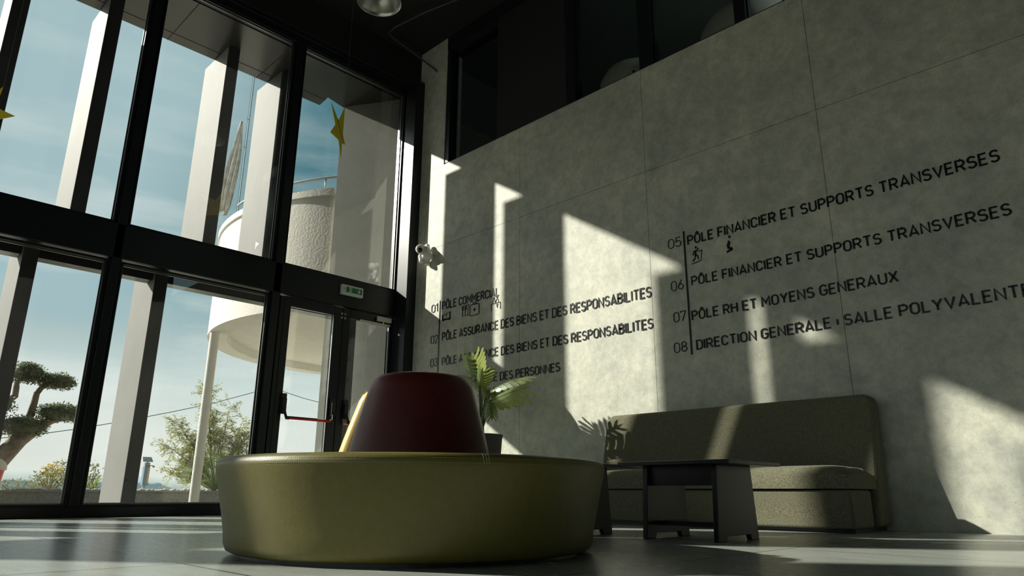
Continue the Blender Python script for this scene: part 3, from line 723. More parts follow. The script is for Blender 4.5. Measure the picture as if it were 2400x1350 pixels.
# red bin with cream lid beside the olive trunk
rc = at(-27, 1150, 1, 12.95); rc.z = .19
rb = thing('litter_bin', (rc.x, rc.y, .19), 'red tapered bin with a rounded cream lid at the left edge, below the olive trunk', 'bin')
z1 = at(0, 1102, 1, 12.95).z - .19; z2 = at(0, 1078, 1, 12.95).z - .19
o = MB().lathe([(.001, 0), (.10, 0), (.145, z1), (.001, z1)], (rc.x, rc.y, .19), 32).build('bin_body', 'redpaint', rb); smooth_angle(o)
o = MB().lathe([(.145, z1), (.168, z1), (.168, z1 + .06), (.14, z2 - .03), (.08, z2 + .01), (.001, z2 + .02)], (rc.x, rc.y, .19), 32).build('lid', 'cream', rb); smooth_angle(o)

# overhead cable
m = MB(); Yw = 22.0
pts = [at(x, y_, 1, Yw) for x, y_ in ((-300, 1045), (-150, 1038), (0, 1027), (95, 1017), (190, 1004), (300, 985), (400, 966), (500, 945), (600, 918), (640, 906))]
pts2 = [at(640, 906, 1, Yw), at(665, 918, 1, Yw), at(710, 933, 1, Yw), at(770, 949, 1, Yw), at(900, 975, 1, Yw)]
m.tube(pts + pts2[1:], .011, 5); o = m.build('overhead_cable', 'wire'); tag(o, 'thin overhead cable sagging across the sky outside', 'cable')

# ================================================================== WALL LETTERING (monoline stroke letters)
def arc(cx, cy, rx, ry, a0, a1, n=9):
    return [(cx + rx * math.cos(math.radians(a0 + (a1 - a0) * i / n)), cy + ry * math.sin(math.radians(a0 + (a1 - a0) * i / n))) for i in range(n + 1)]
W_ = .56; R_ = .28
def O_(w_=W_): r = w_ / 2; a = arc(r, 1 - r, r, r, 180, 0) + arc(r, r, r, r, 0, -180); return a + [a[0], a[1]]
G = {
 'O': (W_, [O_()]), 'Ô': (W_, [O_(), [(.10, 1.10), (.28, 1.25), (.46, 1.10)]]),
 'P': (.54, [[(0, 0), (0, 1), (.27, 1)] + arc(.27, .73, .27, .27, 90, -90) + [(0, .46)]]),
 'R': (.56, [[(0, 0), (0, 1), (.27, 1)] + arc(.27, .73, .27, .27, 90, -90) + [(0, .46)], [(.29, .46), (.56, 0)]]),
 'L': (.46, [[(0, 1), (0, 0), (.46, 0)]]), 'E': (.48, [[(.48, 1), (0, 1), (0, 0), (.48, 0)], [(0, .52), (.42, .52)]]),
 'F': (.47, [[(.47, 1), (0, 1), (0, 0)], [(0, .50), (.41, .50)]]), 'I': (0, [[(0, 0), (0, 1)]]),
 'N': (.58, [[(0, 0), (0, 1), (.58, 0), (.58, 1)]]), 'A': (.62, [[(0, 0), (.31, 1), (.62, 0)], [(.10, .25), (.52, .25)]]),
 'C': (.54, [arc(.27, .73, .27, .27, 5, 180) + arc(.27, .27, .27, .27, 180, 355)]),
 'G': (.55, [arc(.28, .72, .28, .28, 20, 180) + arc(.28, .28, .28, .28, 180, 360) + [(.56, .47), (.30, .47)]]),
 'T': (.56, [[(0, 1), (.56, 1)], [(.28, 1), (.28, 0)]]), 'U': (.56, [[(0, 1)] + arc(.28, .28, .28, .28, 180, 360) + [(.56, 1)]]),
 'V': (.6, [[(0, 1), (.3, 0), (.6, 1)]]), 'D': (.56, [[(0, 0), (0, 1)] + arc(.28, .72, .28, .28, 90, 0) + arc(.28, .28, .28, .28, 0, -90) + [(0, 0), (0, .1)]]),
 'M': (.70, [[(0, 0), (0, 1), (.35, .36), (.70, 1), (.70, 0)]]), 'Y': (.6, [[(0, 1), (.3, .44), (.6, 1)], [(.3, .44), (.3, 0)]]),
 'H': (.56, [[(0, 0), (0, 1)], [(.56, 0), (.56, 1)], [(0, .5), (.56, .5)]]), 'X': (.58, [[(0, 0), (.58, 1)], [(0, 1), (.58, 0)]]),
 'B': (.54, [[(0, .1), (0, 1), (.28, 1)] + arc(.28, .76, .24, .24, 90, -90) + [(0, .52)], [(0, .52), (.28, .52)] + arc(.28, .26, .26, .26, 90, -90) + [(0, 0), (0, .1)]]),
 'S': (.52, [arc(.26, .745, .25, .255, 25, 230) + arc(.26, .265, .26, .265, 60, -155)]),
 '|': (0, [[(0, .18), (0, .72)]]),
 '0': (.54, [O_(.54)]), '1': (.3, [[(.0, .80), (.22, 1), (.22, 0)]]),
 '2': (.52, [arc(.26, .74, .26, .26, 170, -30) + [(0, 0), (.52, 0)]]), '3': (.52, [arc(.25, .76, .24, .24, 160, -90) + arc(.25, .26, .27, .26, 90, -160)]),
 '4': (.54, [[(.40, 0), (.40, .55)], [(.34, 1), (0, .24), (.54, .24)]]),
 '5': (.52, [[(.48, 1), (.06, 1), (.03, .54)] + arc(.25, .32, .27, .32, 125, -155)]),
 '6': (.54, [[(.40, 1), (.06, .45)], arc(.27, .28, .27, .28, 0, 360)]), '7': (.52, [[(0, .86), (0, 1), (.52, 1), (.16, 0)]]),
 '8': (.54, [arc(.27, .76, .235, .24, -90, 270), arc(.27, .265, .27, .265, 90, 450)]),
}
def ribbon(mb, pts, hw, T, depth=.006):
    """constant width stroke along pts (u,v); T maps (u,v,d) to the world"""
    n = len(pts); Lf = []; Rt = []
    P2 = [Vector(p) for p in pts]
    for i in range(n):
        d0 = (P2[i] - P2[i - 1]).normalized() if i else None
        d1 = (P2[i + 1] - P2[i]).normalized() if i < n - 1 else None
        d0 = d0 or d1; d1 = d1 or d0
        n0 = Vector((-d0.y, d0.x)); n1 = Vector((-d1.y, d1.x)); b = n0 + n1
        b = b / max(.3, b.dot(n0)) if b.length > 1e-3 else n0
        if b.length > 2.2: b = b.normalized() * 2.2
        Lf.append(P2[i] + b * hw); Rt.append(P2[i] - b * hw)
    vs = [T(p.x, p.y, depth) for p in Lf] + [T(p.x, p.y, depth) for p in Rt] + [T(p.x, p.y, 0) for p in Lf] + [T(p.x, p.y, 0) for p in Rt]
    fs = []
    for i in range(n - 1):
        fs.append((i, n + i, n + i + 1, i + 1)); fs.append((i, i + 1, 2 * n + i + 1, 2 * n + i)); fs.append((n + i + 1, n + i, 3 * n + i, 3 * n + i + 1))
    fs.append((0, 2 * n, 3 * n, n)); fs.append((n - 1, 2 * n - 1, 4 * n - 1, 3 * n - 1))
    mb.add(vs, fs)
def write(text, y0, y1, z0, z1, cap, hw=.080, gap=.25, space=.34):
    """letters on the concrete wall from y0 (left) to y1 (right)"""
    x = hw; items = []
    for ch in text:
        if ch == ' ': x += space; items.append((x, None)); continue
        w_, st = G[ch]; items.append((x, st)); x += w_ + gap
    total = x - gap + hw; k = (y0 - y1) / total
    words = [MB()]; last = None
    for x0, st in items:
        if st is None: words.append(MB()); continue
        mb = words[-1]
        zb_ = z0 + (z1 - z0) * x0 / total + random.uniform(-.0015, .0015); dep = random.uniform(.004, .007)
        T = lambda u, v, d, x0=x0, zb_=zb_: (XC - d - .0003, y0 - k * (x0 + u), zb_ + cap * (hw + v * (1 - 2 * hw)))
        for pl in st: ribbon(mb, pl, hw * 1.0, T, dep)
    return words
random.seed(21)
LINES = [('01', 'PÔLE COMMERCIAL', 7.185, 6.069, 2.648, 2.633, .122, (7.41, 7.265), 2.644),
         ('02', 'PÔLE ASSURANCE DES BIENS ET DES RESPONSABILITES', 7.163, 3.827, 2.210, 2.187, .122, (7.40, 7.25), 2.200),
         ('03', 'PÔLE ASSURANCE DES BIENS ET DES RESPONSABILITES', 7.15, 3.826, 1.872, 1.859, .115, (7.39, 7.24), 1.880),
         ('04', 'PÔLE ASSURANCE DES PERSONNES', 7.14, 5.077, 1.553, 1.562, .110, (7.39, 7.24), 1.555),
         ('05', 'PÔLE FINANCIER ET SUPPORTS TRANSVERSES', 3.377, .727, 2.637, 2.648, .106, (3.60, 3.444), 2.650),
         ('06', 'PÔLE FINANCIER ET SUPPORTS TRANSVERSES', 3.365, .724, 2.212, 2.216, .100, (3.594, 3.45), 2.201),
         ('07', 'PÔLE RH ET MOYENS GENERAUX', 3.387, 1.533, 1.866, 1.875, .101, (3.588, 3.446), 1.878),
         ('08', 'DIRECTION GENERALE | SALLE POLYVALENTE', 3.359, .70, 1.572, 1.602, .100, (3.604, 3.456), 1.573)]
for num, txt, y0, y1, z0, z1, cap, ny, nz_ in LINES:
    say = {'01': 'black lettering PÔLE COMMERCIAL, first line of the left list', '02': 'black lettering PÔLE ASSURANCE DES BIENS, second line of the left list, floor 02', '03': 'black lettering PÔLE ASSURANCE DES BIENS, third line of the left list, floor 03',
           '04': 'black lettering ending DES PERSONNES, half hidden by the plant', '05': 'black lettering PÔLE FINANCIER, top line of the right list, floor 05', '06': 'black lettering PÔLE FINANCIER, second line of the right list, floor 06',
           '07': 'black lettering PÔLE RH ET MOYENS GENERAUX in the right list', '08': 'black lettering DIRECTION GENERALE, bottom line of the right list'}[num]
    t = thing('wall_lettering', (XC, y0, z0), say, 'lettering', 'directory lines on the concrete wall')
    for wb in write(txt, y0, y1, z0, z1, cap): wb.build('word', 'letters', t, weld=False)
    write(num, ny[0], ny[1], nz_, nz_ + .002, .105 if y0 < 5 else .118, .042, .2)[0].build('floor_number', 'letters', t, weld=False)
def bar(y, z0, z1, label):
    o = MB().box(XC - .007, y - .008, z0, XC - .0002, y + .008, z1).build('divider_line', 'letters'); tag(o, label, 'line', 'vertical lines of the directory')
bar(7.228, 1.45, 2.79, 'thin black vertical line beside the left list of lettering')
bar(3.412, 1.538, 2.80, 'thin black vertical line beside the right list of lettering')
# pictograms
def picto(name, y0, y1, z0, z1, polys, strokes, label, hw=.03):
    mb = MB(); sy, sz = (y0 - y1), (z1 - z0)
    T = lambda u, v, d: (XC - d - .0003, y0 - u * sy, z0 + v * sz)
    for pl in polys: mb.prism([T(u, v, 0) for u, v in pl], (-.005, 0, 0))
    for pl, h in strokes: ribbon(mb, pl, h, T, .005)
    o = mb.build(name, 'letters', weld=False); tag(o, label, 'pictogram', 'pictograms under the directory lines')
def circ(cx, cy, r, ry=None): return arc(cx, cy, r, ry or r, 0, 360, 16)[:-1]
picto('sofa_pictogram', 7.172, 7.00, 2.492, 2.60, [[(0, .0), (1, .0), (1, .2), (0, .2)], [(0, 0), (.12, 0), (.12, .8), (0, .8)], [(.88, 0), (1, 0), (1, 1), (.88, 1)], [(.1, -.1), (.16, -.1), (.16, 0), (.1, 0)], [(.84, -.1), (.9, -.1), (.9, 0), (.84, 0)]], [([(.1, .75), (.9, .92)], .02), ([(.5, .5), (.5, .84)], .025)], 'small black sofa pictogram under the first line')
picto('cutlery_pictogram', 6.77, 6.63, 2.478, 2.63, [[(0, .6), (.22, .6), (.22, 1), (0, 1)], [(.38, .55), (.58, .55), (.58, 1), (.38, .95)], [(.08, 0), (.15, 0), (.15, .62), (.08, .62)], [(.44, 0), (.52, 0), (.52, .6), (.44, .6)]],
      [([(.68, 1), (.68, .75)] + [(.72, .62), (.83, .56), (.94, .62)] + [(.97, .75), (.97, 1), (.68, 1)], .025), ([(.83, .56), (.83, .02)], .025), ([(.70, .02), (.97, .02)], .025)], 'small black cutlery pictogram under the first line')
rr = arc(.85, .72, .15, .13, 90, 0, 5) + arc(.85, .13, .15, .13, 0, -90, 5) + arc(.15, .13, .15, .13, -90, -180, 5) + arc(.15, .72, .15, .13, 180, 90, 5); rr = rr + rr[:2]
picto('first_aid_pictogram', 6.61, 6.435, 2.464, 2.635, [[(.38, .40), (.62, .40), (.62, .48), (.38, .48)], [(.46, .30), (.54, .30), (.54, .58), (.46, .58)]], [(rr, .03), ([(.30, .85), (.34, .98), (.66, .98), (.70, .85)], .03)], 'small black first aid case pictogram under the first line')
picto('meeting_pictogram', 6.208, 6.045, 2.463, 2.64, [[(.55, .42), (.75, .42), (.65, .12)]], [([(0, 0), (0, .5), (1, .5), (1, 0)], .02), (arc(.28, .9, .07, .07, 0, 375, 12), .015), (arc(.64, .92, .07, .07, 0, 375, 12), .015), ([(.14, .52)] + arc(.28, .68, .12, .1, 180, 0, 6) + [(.42, .52)], .018), ([(.50, .54)] + arc(.64, .70, .12, .1, 180, 0, 6) + [(.78, .54)], .018)], 'small black meeting table pictogram at the end of the first line')
picto('treadmill_pictogram', 3.345, 3.225, 2.445, 2.61, [circ(.47, .92, .09)], [([(.42, .74), (.40, .42)], .085), ([(.40, .44), (.60, .36), (.64, .14)], .05), ([(.39, .44), (.30, .20), (.10, .12)], .05), ([(.36, .74), (.24, .66), (.18, .46)], .04), ([(.46, .74), (.58, .70), (.68, .86)], .04), ([(.0, -.06), (.86, .04), (1.0, .66), (.70, .62)], .025)], 'small black treadmill runner pictogram under the top line of the right list')
picto('kneeling_pictogram', 2.975, 2.895, 2.465, 2.615, [circ(.62, 1.0, .14, .10)], [([(.56, .72), (.28, .34)], .15), ([(.24, .34), (.86, .16)], .09), ([(.90, .16), (.12, .03)], .075)], 'small black kneeling figure pictogram under the top line of the right list')

# ================================================================== FURNITURE
# round seat -------------------------------------------------------
OC = (2.088, 2.672)
ot = thing('round_ottoman', (OC[0], OC[1], 0), 'large round olive leather seat with a conical backrest in its middle', 'ottoman')
HT = .392
prof = [(.001, .012), (.70, .012), (.775, .016), (.795, .026), (.806, .05), (.812, .10), (.826, .17), (.842, .24), (.858, .31), (.8665, .345), (.868, .358), (.866, .370), (.860, .380), (.850, .387), (.832, .3915), (.80, HT), (.001, HT)]
o = MB().lathe(prof, (OC[0], OC[1], 0), 160).build('cushion', 'olive', ot, smooth=True)
MB().lathe([(.001, 0), (.74, 0), (.74, .014), (.001, .014)], (OC[0], OC[1], 0), 64).build('plinth', 'black', ot)
st = MB()
for rr_, zz in ((.8683, .355), (.8655, .3725)):
    for k in range(560):
        a0 = 2 * PI * k / 560; a1 = a0 + 2 * PI / 560 * .55
        p = [(OC[0] + rr_ * math.cos(a), OC[1] + rr_ * math.sin(a)) for a in (a0, a1)]
        st.tube([(p[0][0], p[0][1], zz), (p[1][0], p[1][1], zz)], .0007, 4)
for aa in (-111.5, -8.5, 128.5):     # three short seams across the rim
    for dk in (-.012, 0, .012):
        a = math.radians(aa) + dk
        st.tube([(OC[0] + r_ * math.cos(a), OC[1] + r_ * math.sin(a), z_) for r_, z_ in ((.8690, .354), (.8662, .373), (.856, .3848), (.84, .3915))], .0010, 4)
st.build('stitching', 'thread', ot, weld=False)['label'] = 'cream stitching along the rim'
def petal(a0, a1, m_, label, dr=0.0, top=.785):
    """curved shell of the central backrest between two angles (degrees)"""
    base, z0 = .352 + dr, HT - .004; thick = .13; nA = 40
    outer = []
    for t in [i / 16 for i in range(17)]: outer.append((base + (.262 + dr - base) * t ** 1.12 if t < 1 else .262 + dr, z0 + (top - .055 - z0) * t))
    cap = [(.262 + dr - .015 * 1, top - .028), (.262 + dr - .040, top - .008), (.262 + dr - .075, top), (.262 + dr - .12, top - .01), (.262 + dr - .14, top - .05)]
    inner = [(.10, top - .06), (.10, z0)]
    prof = outer + cap + inner; n_ = len(prof); vs = []; fs = []
    zspan = top - z0
    for i in range(nA + 1):
        u = i / nA
        e = min(u, 1 - u) * nA / 7.0; e = min(1.0, e); rnd = math.sqrt(max(0.0, 1 - (1 - e) ** 2)) # rounded ends
        a = math.radians(a0 + (a1 - a0) * u)
        for r_, z_ in prof:
            rr2 = .10 + (r_ - .10) * (.80 + .20 * rnd); zz = z0 + (z_ - z0) * (.90 + .10 * rnd)
            vs.append((OC[0] + rr2 * math.cos(a), OC[1] + rr2 * math.sin(a), zz))
    for i in range(nA):
        for q in range(n_ - 1): fs.append((i * n_ + q, (i + 1) * n_ + q, (i + 1) * n_ + q + 1, i * n_ + q + 1))
    fs.append(tuple(range(n_))); fs.append(tuple(nA * n_ + q for q in range(n_ - 1, -1, -1)))
    o = MB().add(vs, fs).build('backrest', m_, ot); smooth_angle(o, 50); o['label'] = label
# direction from the seat towards the viewer is about -128 degrees
petal(-204, -36, 'red', 'dark red leather backrest section')
petal(-34, 62, 'olive', 'olive leather backrest section')
petal(64, 154, 'yellow', 'yellow leather backrest section', .022, .725)

# banquette sofa ----------------------------------------------------
SY0, SY1 = 1.80, 4.34
sf = thing('banquette_sofa', (5.5, 3.05, 0), 'long olive grey fabric banquette sofa against the concrete wall', 'sofa')
MB().box(5.19, SY0 + .04, 0, 5.82, SY1 - .04, .035).build('plinth', 'black', sf)
o = MB().hexa([(5.125, SY0 + .02, .03), (5.52, SY0 + .02, .03), (5.52, SY1 - .02, .03), (5.125, SY1 - .02, .03), (5.115, SY0 + .02, .285), (5.52, SY0 + .02, .285), (5.52, SY1 - .02, .285), (5.115, SY1 - .02, .285)]).build('seat_base', 'fabric', sf, bevel=.018, bseg=3)
# seat cushion with a domed top
def pillow(x0, x1, y0, y1, z0, z1, dome, nx=14, ny=40):
    m = MB(); vs = []; fs = []
    for i in range(nx + 1):
        for j in range(ny + 1):
            u, v = i / nx, j / ny
            eu = min(u, 1 - u) * (x1 - x0); ev = min(v, 1 - v) * (y1 - y0); e = min(eu, ev, .09) / .09
            z = z1 - .05 * (1 - math.sqrt(max(0, 1 - (1 - e) ** 2))) + dome * math.sin(PI * u) * min(1, math.sin(PI * v) * 4)
            vs.append((x0 + (x1 - x0) * u, y0 + (y1 - y0) * v, z))
    N = (nx + 1) * (ny + 1)
    for i in range(nx):
        for j in range(ny): a = i * (ny + 1) + j; fs.append((a, a + ny + 1, a + ny + 2, a + 1))
    m.add(vs, fs)
    ring = [i * (ny + 1) for i in range(nx + 1)] + [nx * (ny + 1) + j for j in range(1, ny + 1)] + [i * (ny + 1) + ny for i in range(nx - 1, -1, -1)] + [j for j in range(ny - 1, 0, -1)]
    bot = [(vs[r][0], vs[r][1], z0) for r in ring]; b0 = len(m.v); m.v += bot; n_ = len(ring)
    for k in range(n_): m.f.append((ring[k], ring[(k + 1) % n_], b0 + (k + 1) % n_, b0 + k))
    m.f.append(tuple(b0 + k for k in range(n_)))
    return m
o = pillow(5.095, 5.62, SY0 + .01, SY1 - .01, .293, .437, .022).build('seat_cushion', 'fabric', sf); smooth_angle(o, 40)
# back: tapering slab, rounded top corners
pr = []
for i in range(7): a = math.radians(90 * i / 6); pr.append((SY0 + .09 - .09 * math.cos(a), 1.005 - .09 + .09 * math.sin(a)))
for i in range(7): a = math.radians(90 - 90 * i / 6); pr.append((SY1 - .09 + .09 * math.cos(a), 1.005 - .09 + .09 * math.sin(a)))
front = [(SY0, .03)] + pr + [(SY1, .03)]
xf = lambda z: 5.565 + .215 * z; xb = lambda z: 5.845 + .05 * z
m = MB(); n_ = len(front)
m.add([(xf(z), y_, z) for y_, z in front] + [(xb(z), y_, z) for y_, z in front], [tuple(range(n_)), tuple(range(2 * n_ - 1, n_ - 1, -1))] + [(i, n_ + i, n_ + (i + 1) % n_, (i + 1) % n_) for i in range(n_)])
o = m.build('backrest', 'fabric', sf, bevel=.035, bseg=4)
sm = MB(); pts = [(xf(z) - .004 + .05, y_ + (.0 if abs(y_ - SY0) > .2 else -.0), z) for y_, z in front[:8]]
# coffee tables ------------------------------------------------------
def table(x0, x1, y0, y1, label):
    """low table: two tapered end panels, shelf, apron, overhanging top; panels stand at y0 and y1"""
    t = thing('coffee_table', ((x0 + x1) / 2, (y0 + y1) / 2, 0), label, 'table', 'black coffee tables in front of the sofa')
    MB().box(x0 - .06, y0 - .14, .413, x1 + .10, y1 + .14, .437).build('table_top', 'table', t, bevel=.004)
    for yy in (y0, y1):
        p = [(x0, 0), (x0 + .09, 0), (x0 + .10, .012), (x0 + .105, .03), (x1 - .105, .03), (x1 - .10, .012), (x1 - .09, 0), (x1, 0), (x1 - .04, .413), (x0 + .03, .413)]
        MB().prism([(a_, yy - .016, b_) for a_, b_ in p], (0, .032, 0)).build('end_panel', 'table', t, bevel=.003)
    MB().box(x0 + .10, y0 + .016, .075, x1 - .10, y1 - .016, .10).build('shelf', 'table', t)
    MB().box(x0 + .06, y0 + .016, .30, x0 + .08, y1 - .016, .413).build('apron', 'table', t)
table(3.655, 4.13, 2.03, 2.49, 'black coffee table with slab legs in front of the sofa, nearer the viewer')
table(3.46, 3.935, 2.95, 3.41, 'black coffee table half hidden behind the round seat')

# monstera in a tall pot ---------------------------------------------
PC = Vector((5.13, 5.50, 0))
pt = thing('potted_monstera', PC, 'split leaf monstera in a tall dark grey pot behind the round seat', 'plant')
o = MB().lathe([(.001, 0), (.17, 0), (.225, .80), (.232, .815), (.232, .84), (.205, .84), (.20, .79), (.001, .79)], PC, 48).build('pot', 'pot', pt); smooth_angle(o, 35)
MB().lathe([(.202, .80), (.001, .815)], PC, 32).build('soil', 'soil', pt)
def monstera(base, tip, wd_, nhint, droop=.18):
    """split leaf: finger lobes on both sides of an arching midrib"""
    base = Vector(base); tip = Vector(tip); ax = tip - base; L_ = ax.length; ax.normalize()
    sd = ax.cross(Vector(nhint)).normalized(); nn = sd.cross(ax).normalized()
    m = MB()
    def pt_(u, w_):
        return base + ax * (u * L_) + sd * w_ + nn * (-(droop * L_) * (u - .35) ** 2 - 1.6 * w_ * w_ / wd_ * .55 - abs(w_) * .05)
    nl = 6
    for s_ in (1, -1):
        web = []
        for k in range(nl + 1):
            u = .0 + k / nl * .92; web.append((u, wd_ * .30 * math.sin(PI * min(1, .30 + u * .66))))
        for k in range(nl):      # narrow web beside the midrib
            (u0, w0), (u1, w1) = web[k], web[k + 1]
            m.add([pt_(u0, 0), pt_(u0, s_ * w0), pt_(u1, s_ * w1), pt_(u1, 0)], [(0, 1, 2, 3)])
        for k in range(nl):      # one finger per segment, sweeping forward
            (u0, w0), (u1, w1) = web[k], web[k + 1]; um = (u0 + u1) / 2; full = wd_ * (.72 + .28 * math.sin(PI * (.15 + .75 * um)))
            if k == nl - 1: full *= .72
            f = .10 + .16 * um
            P_ = [pt_(u0 + .004, s_ * w0 * .98), pt_(u0 + f * .45, s_ * full * .55), pt_(u0 + f * .95, s_ * full * .86), pt_(um + f * 1.15, s_ * full), pt_(u1 + f * 1.0, s_ * full * .88), pt_(u1 + f * .45, s_ * full * .56), pt_(u1 - .018, s_ * w1 * .98)]
            m.add(P_, [(0, 1, 5, 6), (1, 2, 4, 5), (2, 3, 4)])
        m.add([pt_(.0, 0), pt_(-.13, s_ * wd_ * .22), pt_(-.10, s_ * wd_ * .55), pt_(.03, s_ * wd_ * .62), pt_(.03, s_ * wd_ * .28)], [(0, 1, 2, 3, 4)])
    m.add([pt_(.9, -wd_ * .12), pt_(.9, wd_ * .12), pt_(1.0, wd_ * .10), pt_(1.12, 0), pt_(1.0, -wd_ * .10)], [(0, 1, 2, 3, 4)])
    m.tube([pt_(u / 8, 0) + nn * .001 for u in range(9)], [.005 - .0005 * u for u in range(9)], 5)
    return m, base
def X_(px, py, x): return at(px, py, 0, x)
LV = [((1120, 884), 5.20, (1108, 834), 5.00, .135, (-.72, -.55, .40)), ((1124, 905), 5.15, (1128, 868), 5.02, .11, (-.8, -.5, .1)),
      ((1158, 908), 5.15, (1234, 876), 5.22, .085, (-.35, -.15, .9)), ((1152, 938), 5.1, (1228, 905), 5.05, .125, (-.75, -.5, .3)),
      ((1122, 900), 5.25, (1072, 868), 5.5, .08, (-.2, -.3, .9)), ((1150, 945), 5.05, (1153, 980), 5.0, .075, (-.6, -.7, .1)),
      ((1150, 925), 5.2, (1128, 905), 5.2, .10, (-.6, -.2, .5)), ((1128, 890), 5.3, (1150, 858), 5.45, .08, (-.5, -.6, .5)),
      ((1165, 925), 5.3, (1205, 893), 5.45, .10, (-.3, -.2, .9)), ((1148, 915), 5.25, (1190, 908), 5.3, .09, (-.6, -.3, .6))]
for (b_, bx, t_, tx, wd_, nh) in LV:
    m, bp = monstera(X_(*b_, bx), X_(*t_, tx), wd_, nh)
    m.build('leaf', 'monstera', pt, smooth=False, weld=False)
    s0 = PC + Vector((random.uniform(-.05, .05), random.uniform(-.05, .05), .80)); mid = s0.lerp(bp, .55) + Vector((0, 0, .12))
    MB().tube([s0, s0.lerp(mid, .6), mid, mid.lerp(bp, .6) + Vector((0, 0, .02)), bp], [.011, .010, .009, .007, .006], 7).build('stem', 'stem', pt, smooth=True)

# pendant lamp -------------------------------------------------------
LC = at(889, 6, 2, 5.6)
lp = thing('pendant_lamp', (LC.x, LC.y, 5.6), 'bell shaped metal pendant lamp hanging from the black ceiling', 'lamp')
o = MB().lathe([(.245, 0), (.243, .004), (.235, .05), (.205, .13), (.155, .20), (.12, .235), (.115, .235), (.15, .198), (.20, .128), (.23, .05), (.239, .004), (.245, 0)], LC, 64).build('lamp_shade', 'lamp', lp); smooth_angle(o, 50)
MB().lathe([(.247, -.002), (.250, .004), (.247, .010), (.242, .004), (.247, -.002)], LC, 64).build('rim', 'bead', lp, smooth=True)
MB().lathe([(.125, .17), (.135, .18), (.125, .20), (.11, .19), (.125, .17)], LC, 48).build('lamp_ring', 'chrome', lp, smooth=True)
MB().lathe([(.11, .185), (.001, .18)], LC, 32).build('lens', 'lampglass', lp)
MB().lathe([(.12, .23), (.125, .30), (.10, .42), (.05, .45), (.001, .45)], LC, 32).build('housing', 'grey', lp, smooth=True)
MB().tube([(LC.x, LC.y, 6.04), (LC.x, LC.y, CEIL)], .006, 8).build('cord', 'black', lp)

# conduit on the ceiling
pts = [at(x, y_, 2, 6.86) for x, y_ in ((1080, -5), (995, 30), (925, 66), (909, 80), (922, 90))]
pe = at(1024, 168, 0, XC - .03); pm_ = at(990, 140, 1, pe.y + .02)
pts = [at(1100, -12, 2, 6.9), at(995, 29, 2, 6.9), at(925, 64, 2, 6.9), at(911, 77, 2, 6.9), at(921, 88, 2, 6.9), at(960, 117, 2, 6.9)]
e1 = at(1000, 146, 0, XC - .05)
m = MB().tube(pts + [at(1000, 148, 0, XC - .10), at(1016, 160, 0, XC - .03), at(1024, 168, 0, XC - .012)], .014, 8)
o = m.build('conduit', 'pot', smooth=True); tag(o, 'thin grey conduit bent across the black ceiling to the pier', 'pipe')

# hanging stars ------------------------------------------------------
def star(c, tips, rotz, label):
    """flat five pointed card star; tips = ten outline points (u along the card, v up)"""
    c = Vector(c); t = thing('hanging_star', c, label, 'star', 'yellow stars hanging on threads')
    ex_ = Vector((math.cos(rotz), math.sin(rotz), 0)); nn = Vector((-math.sin(rotz), math.cos(rotz), 0))
    m = MB(); m.prism([c + ex_ * u + Vector((0, 0, v)) - nn * .002 for u, v in tips], nn * .004); m.build('star_plate', 'star', t)
    top = max(tips, key=lambda p: p[1]); tp = c + ex_ * top[0] + Vector((0, 0, top[1]))
    MB().tube([tp - Vector((0, 0, .01)), Vector((tp.x, tp.y, CEIL))], .0016, 5).build('thread', 'grey', t)
    return t, ex_, nn, c
STAR = [(0.088, 0.322), (-0.06, 0.062), (-0.299, 0.167), (-0.132, -0.03), (-0.247, -0.188), (-0.016, -0.163), (0.086, -0.336), (0.089, -0.142), (0.181, -0.123), (0.089, -0.032)]
s1 = at(797, 300, 1, 6.5)
t, ex_, nn, c = star(s1, STAR, math.radians(36), 'yellow star hanging on a thread before the right upper glass')
m = MB()          # small dark printed line running down across the card
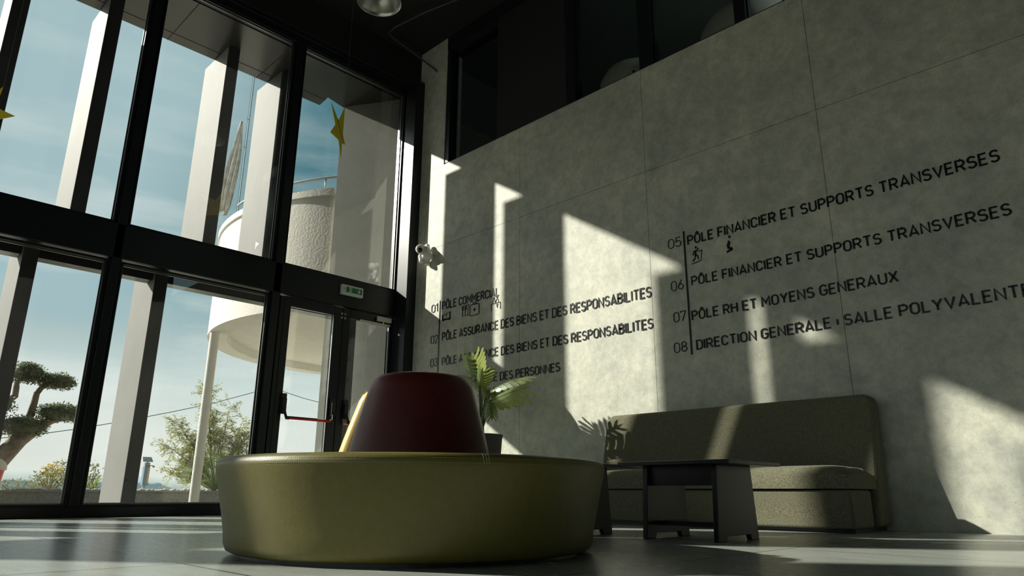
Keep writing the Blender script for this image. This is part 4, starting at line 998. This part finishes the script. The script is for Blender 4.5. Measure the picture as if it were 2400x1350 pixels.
for k in range(15):
    u = -.105 + k * .0148; v = .050 - k * .0098 - .0005 * (k - 3) ** 2 * (1 if k > 3 else .4)
    p = c + ex_ * u + Vector((0, 0, v)) - nn * .0035
    m.quad(p, p + ex_ * .010 - Vector((0, 0, .008)), p + ex_ * .010 + Vector((0, 0, .012)), p + Vector((0, 0, .020)))
m.build('printed_line', 'letters', t, weld=False)['label'] = 'small dark printed line'
s2 = at(-33, 266, 1, 6.3)
star(s2, [(-v * 1.0 + .0, u) for u, v in [(-.01, -.215), (.06, -.06), (.24, -.08), (.10, .05), (.16, .20), (.0, .12), (-.16, .2), (-.10, .05), (-.24, -.08), (-.06, -.06)]], math.radians(-40), 'yellow star hanging at the left edge of the view')

# astronaut figure on the wall ---------------------------------------
ac = at(996, 597, 0, XC - .10)
As = thing('astronaut_figure', (XC, ac.y, ac.z - .14), 'small white toy astronaut climbing the concrete wall near the glass', 'figurine')
A = lambda px, py, x: at(px, py, 0, XC - x)
m = MB()
m.ball(A(986, 584, .15), (.075, .075, .07), 20, 14)
m.ball(A(999, 592, .09), (.07, .075, .10), 18, 12)
m.ball(A(1001, 579, .06), (.04, .05, .05), 14, 10)
m.tube([A(998, 590, .08), A(1008, 598, .05), A(1011, 603, .03)], [.042, .04, .036], 12); m.ball(A(1011, 603, .03), .036, 12, 8)
m.tube([A(994, 590, .09), A(985, 602, .12), A(987, 611, .12)], [.034, .034, .032], 12); m.ball(A(987, 612, .12), .034, 12, 8)
m.tube([A(1000, 600, .08), A(1002, 610, .05), A(1001, 618, .04)], [.042, .042, .038], 12); m.ball(A(1001, 618, .045), (.05, .042, .036), 12, 8)
m.tube([A(996, 600, .10), A(992, 604, .11)], [.036, .034], 12)
o = m.build('body', 'white', As)
rm = o.modifiers.new('fuse', 'REMESH'); rm.mode = 'VOXEL'; rm.voxel_size = .008; rm.use_smooth_shade = True
sm_ = o.modifiers.new('soft', 'SMOOTH'); sm_.iterations = 3; sm_.factor = .5
v = A(986, 584, .15); dirv = (EYE - v).normalized(); dirv = (dirv + Vector((0, .25, -.15))).normalized()
vc = v + dirv * .042
m = MB(); m.ball(vc, (.044, .044, .044), 18, 12); m.build('visor', 'visor', As, smooth=True)['label'] = 'glossy black visor'
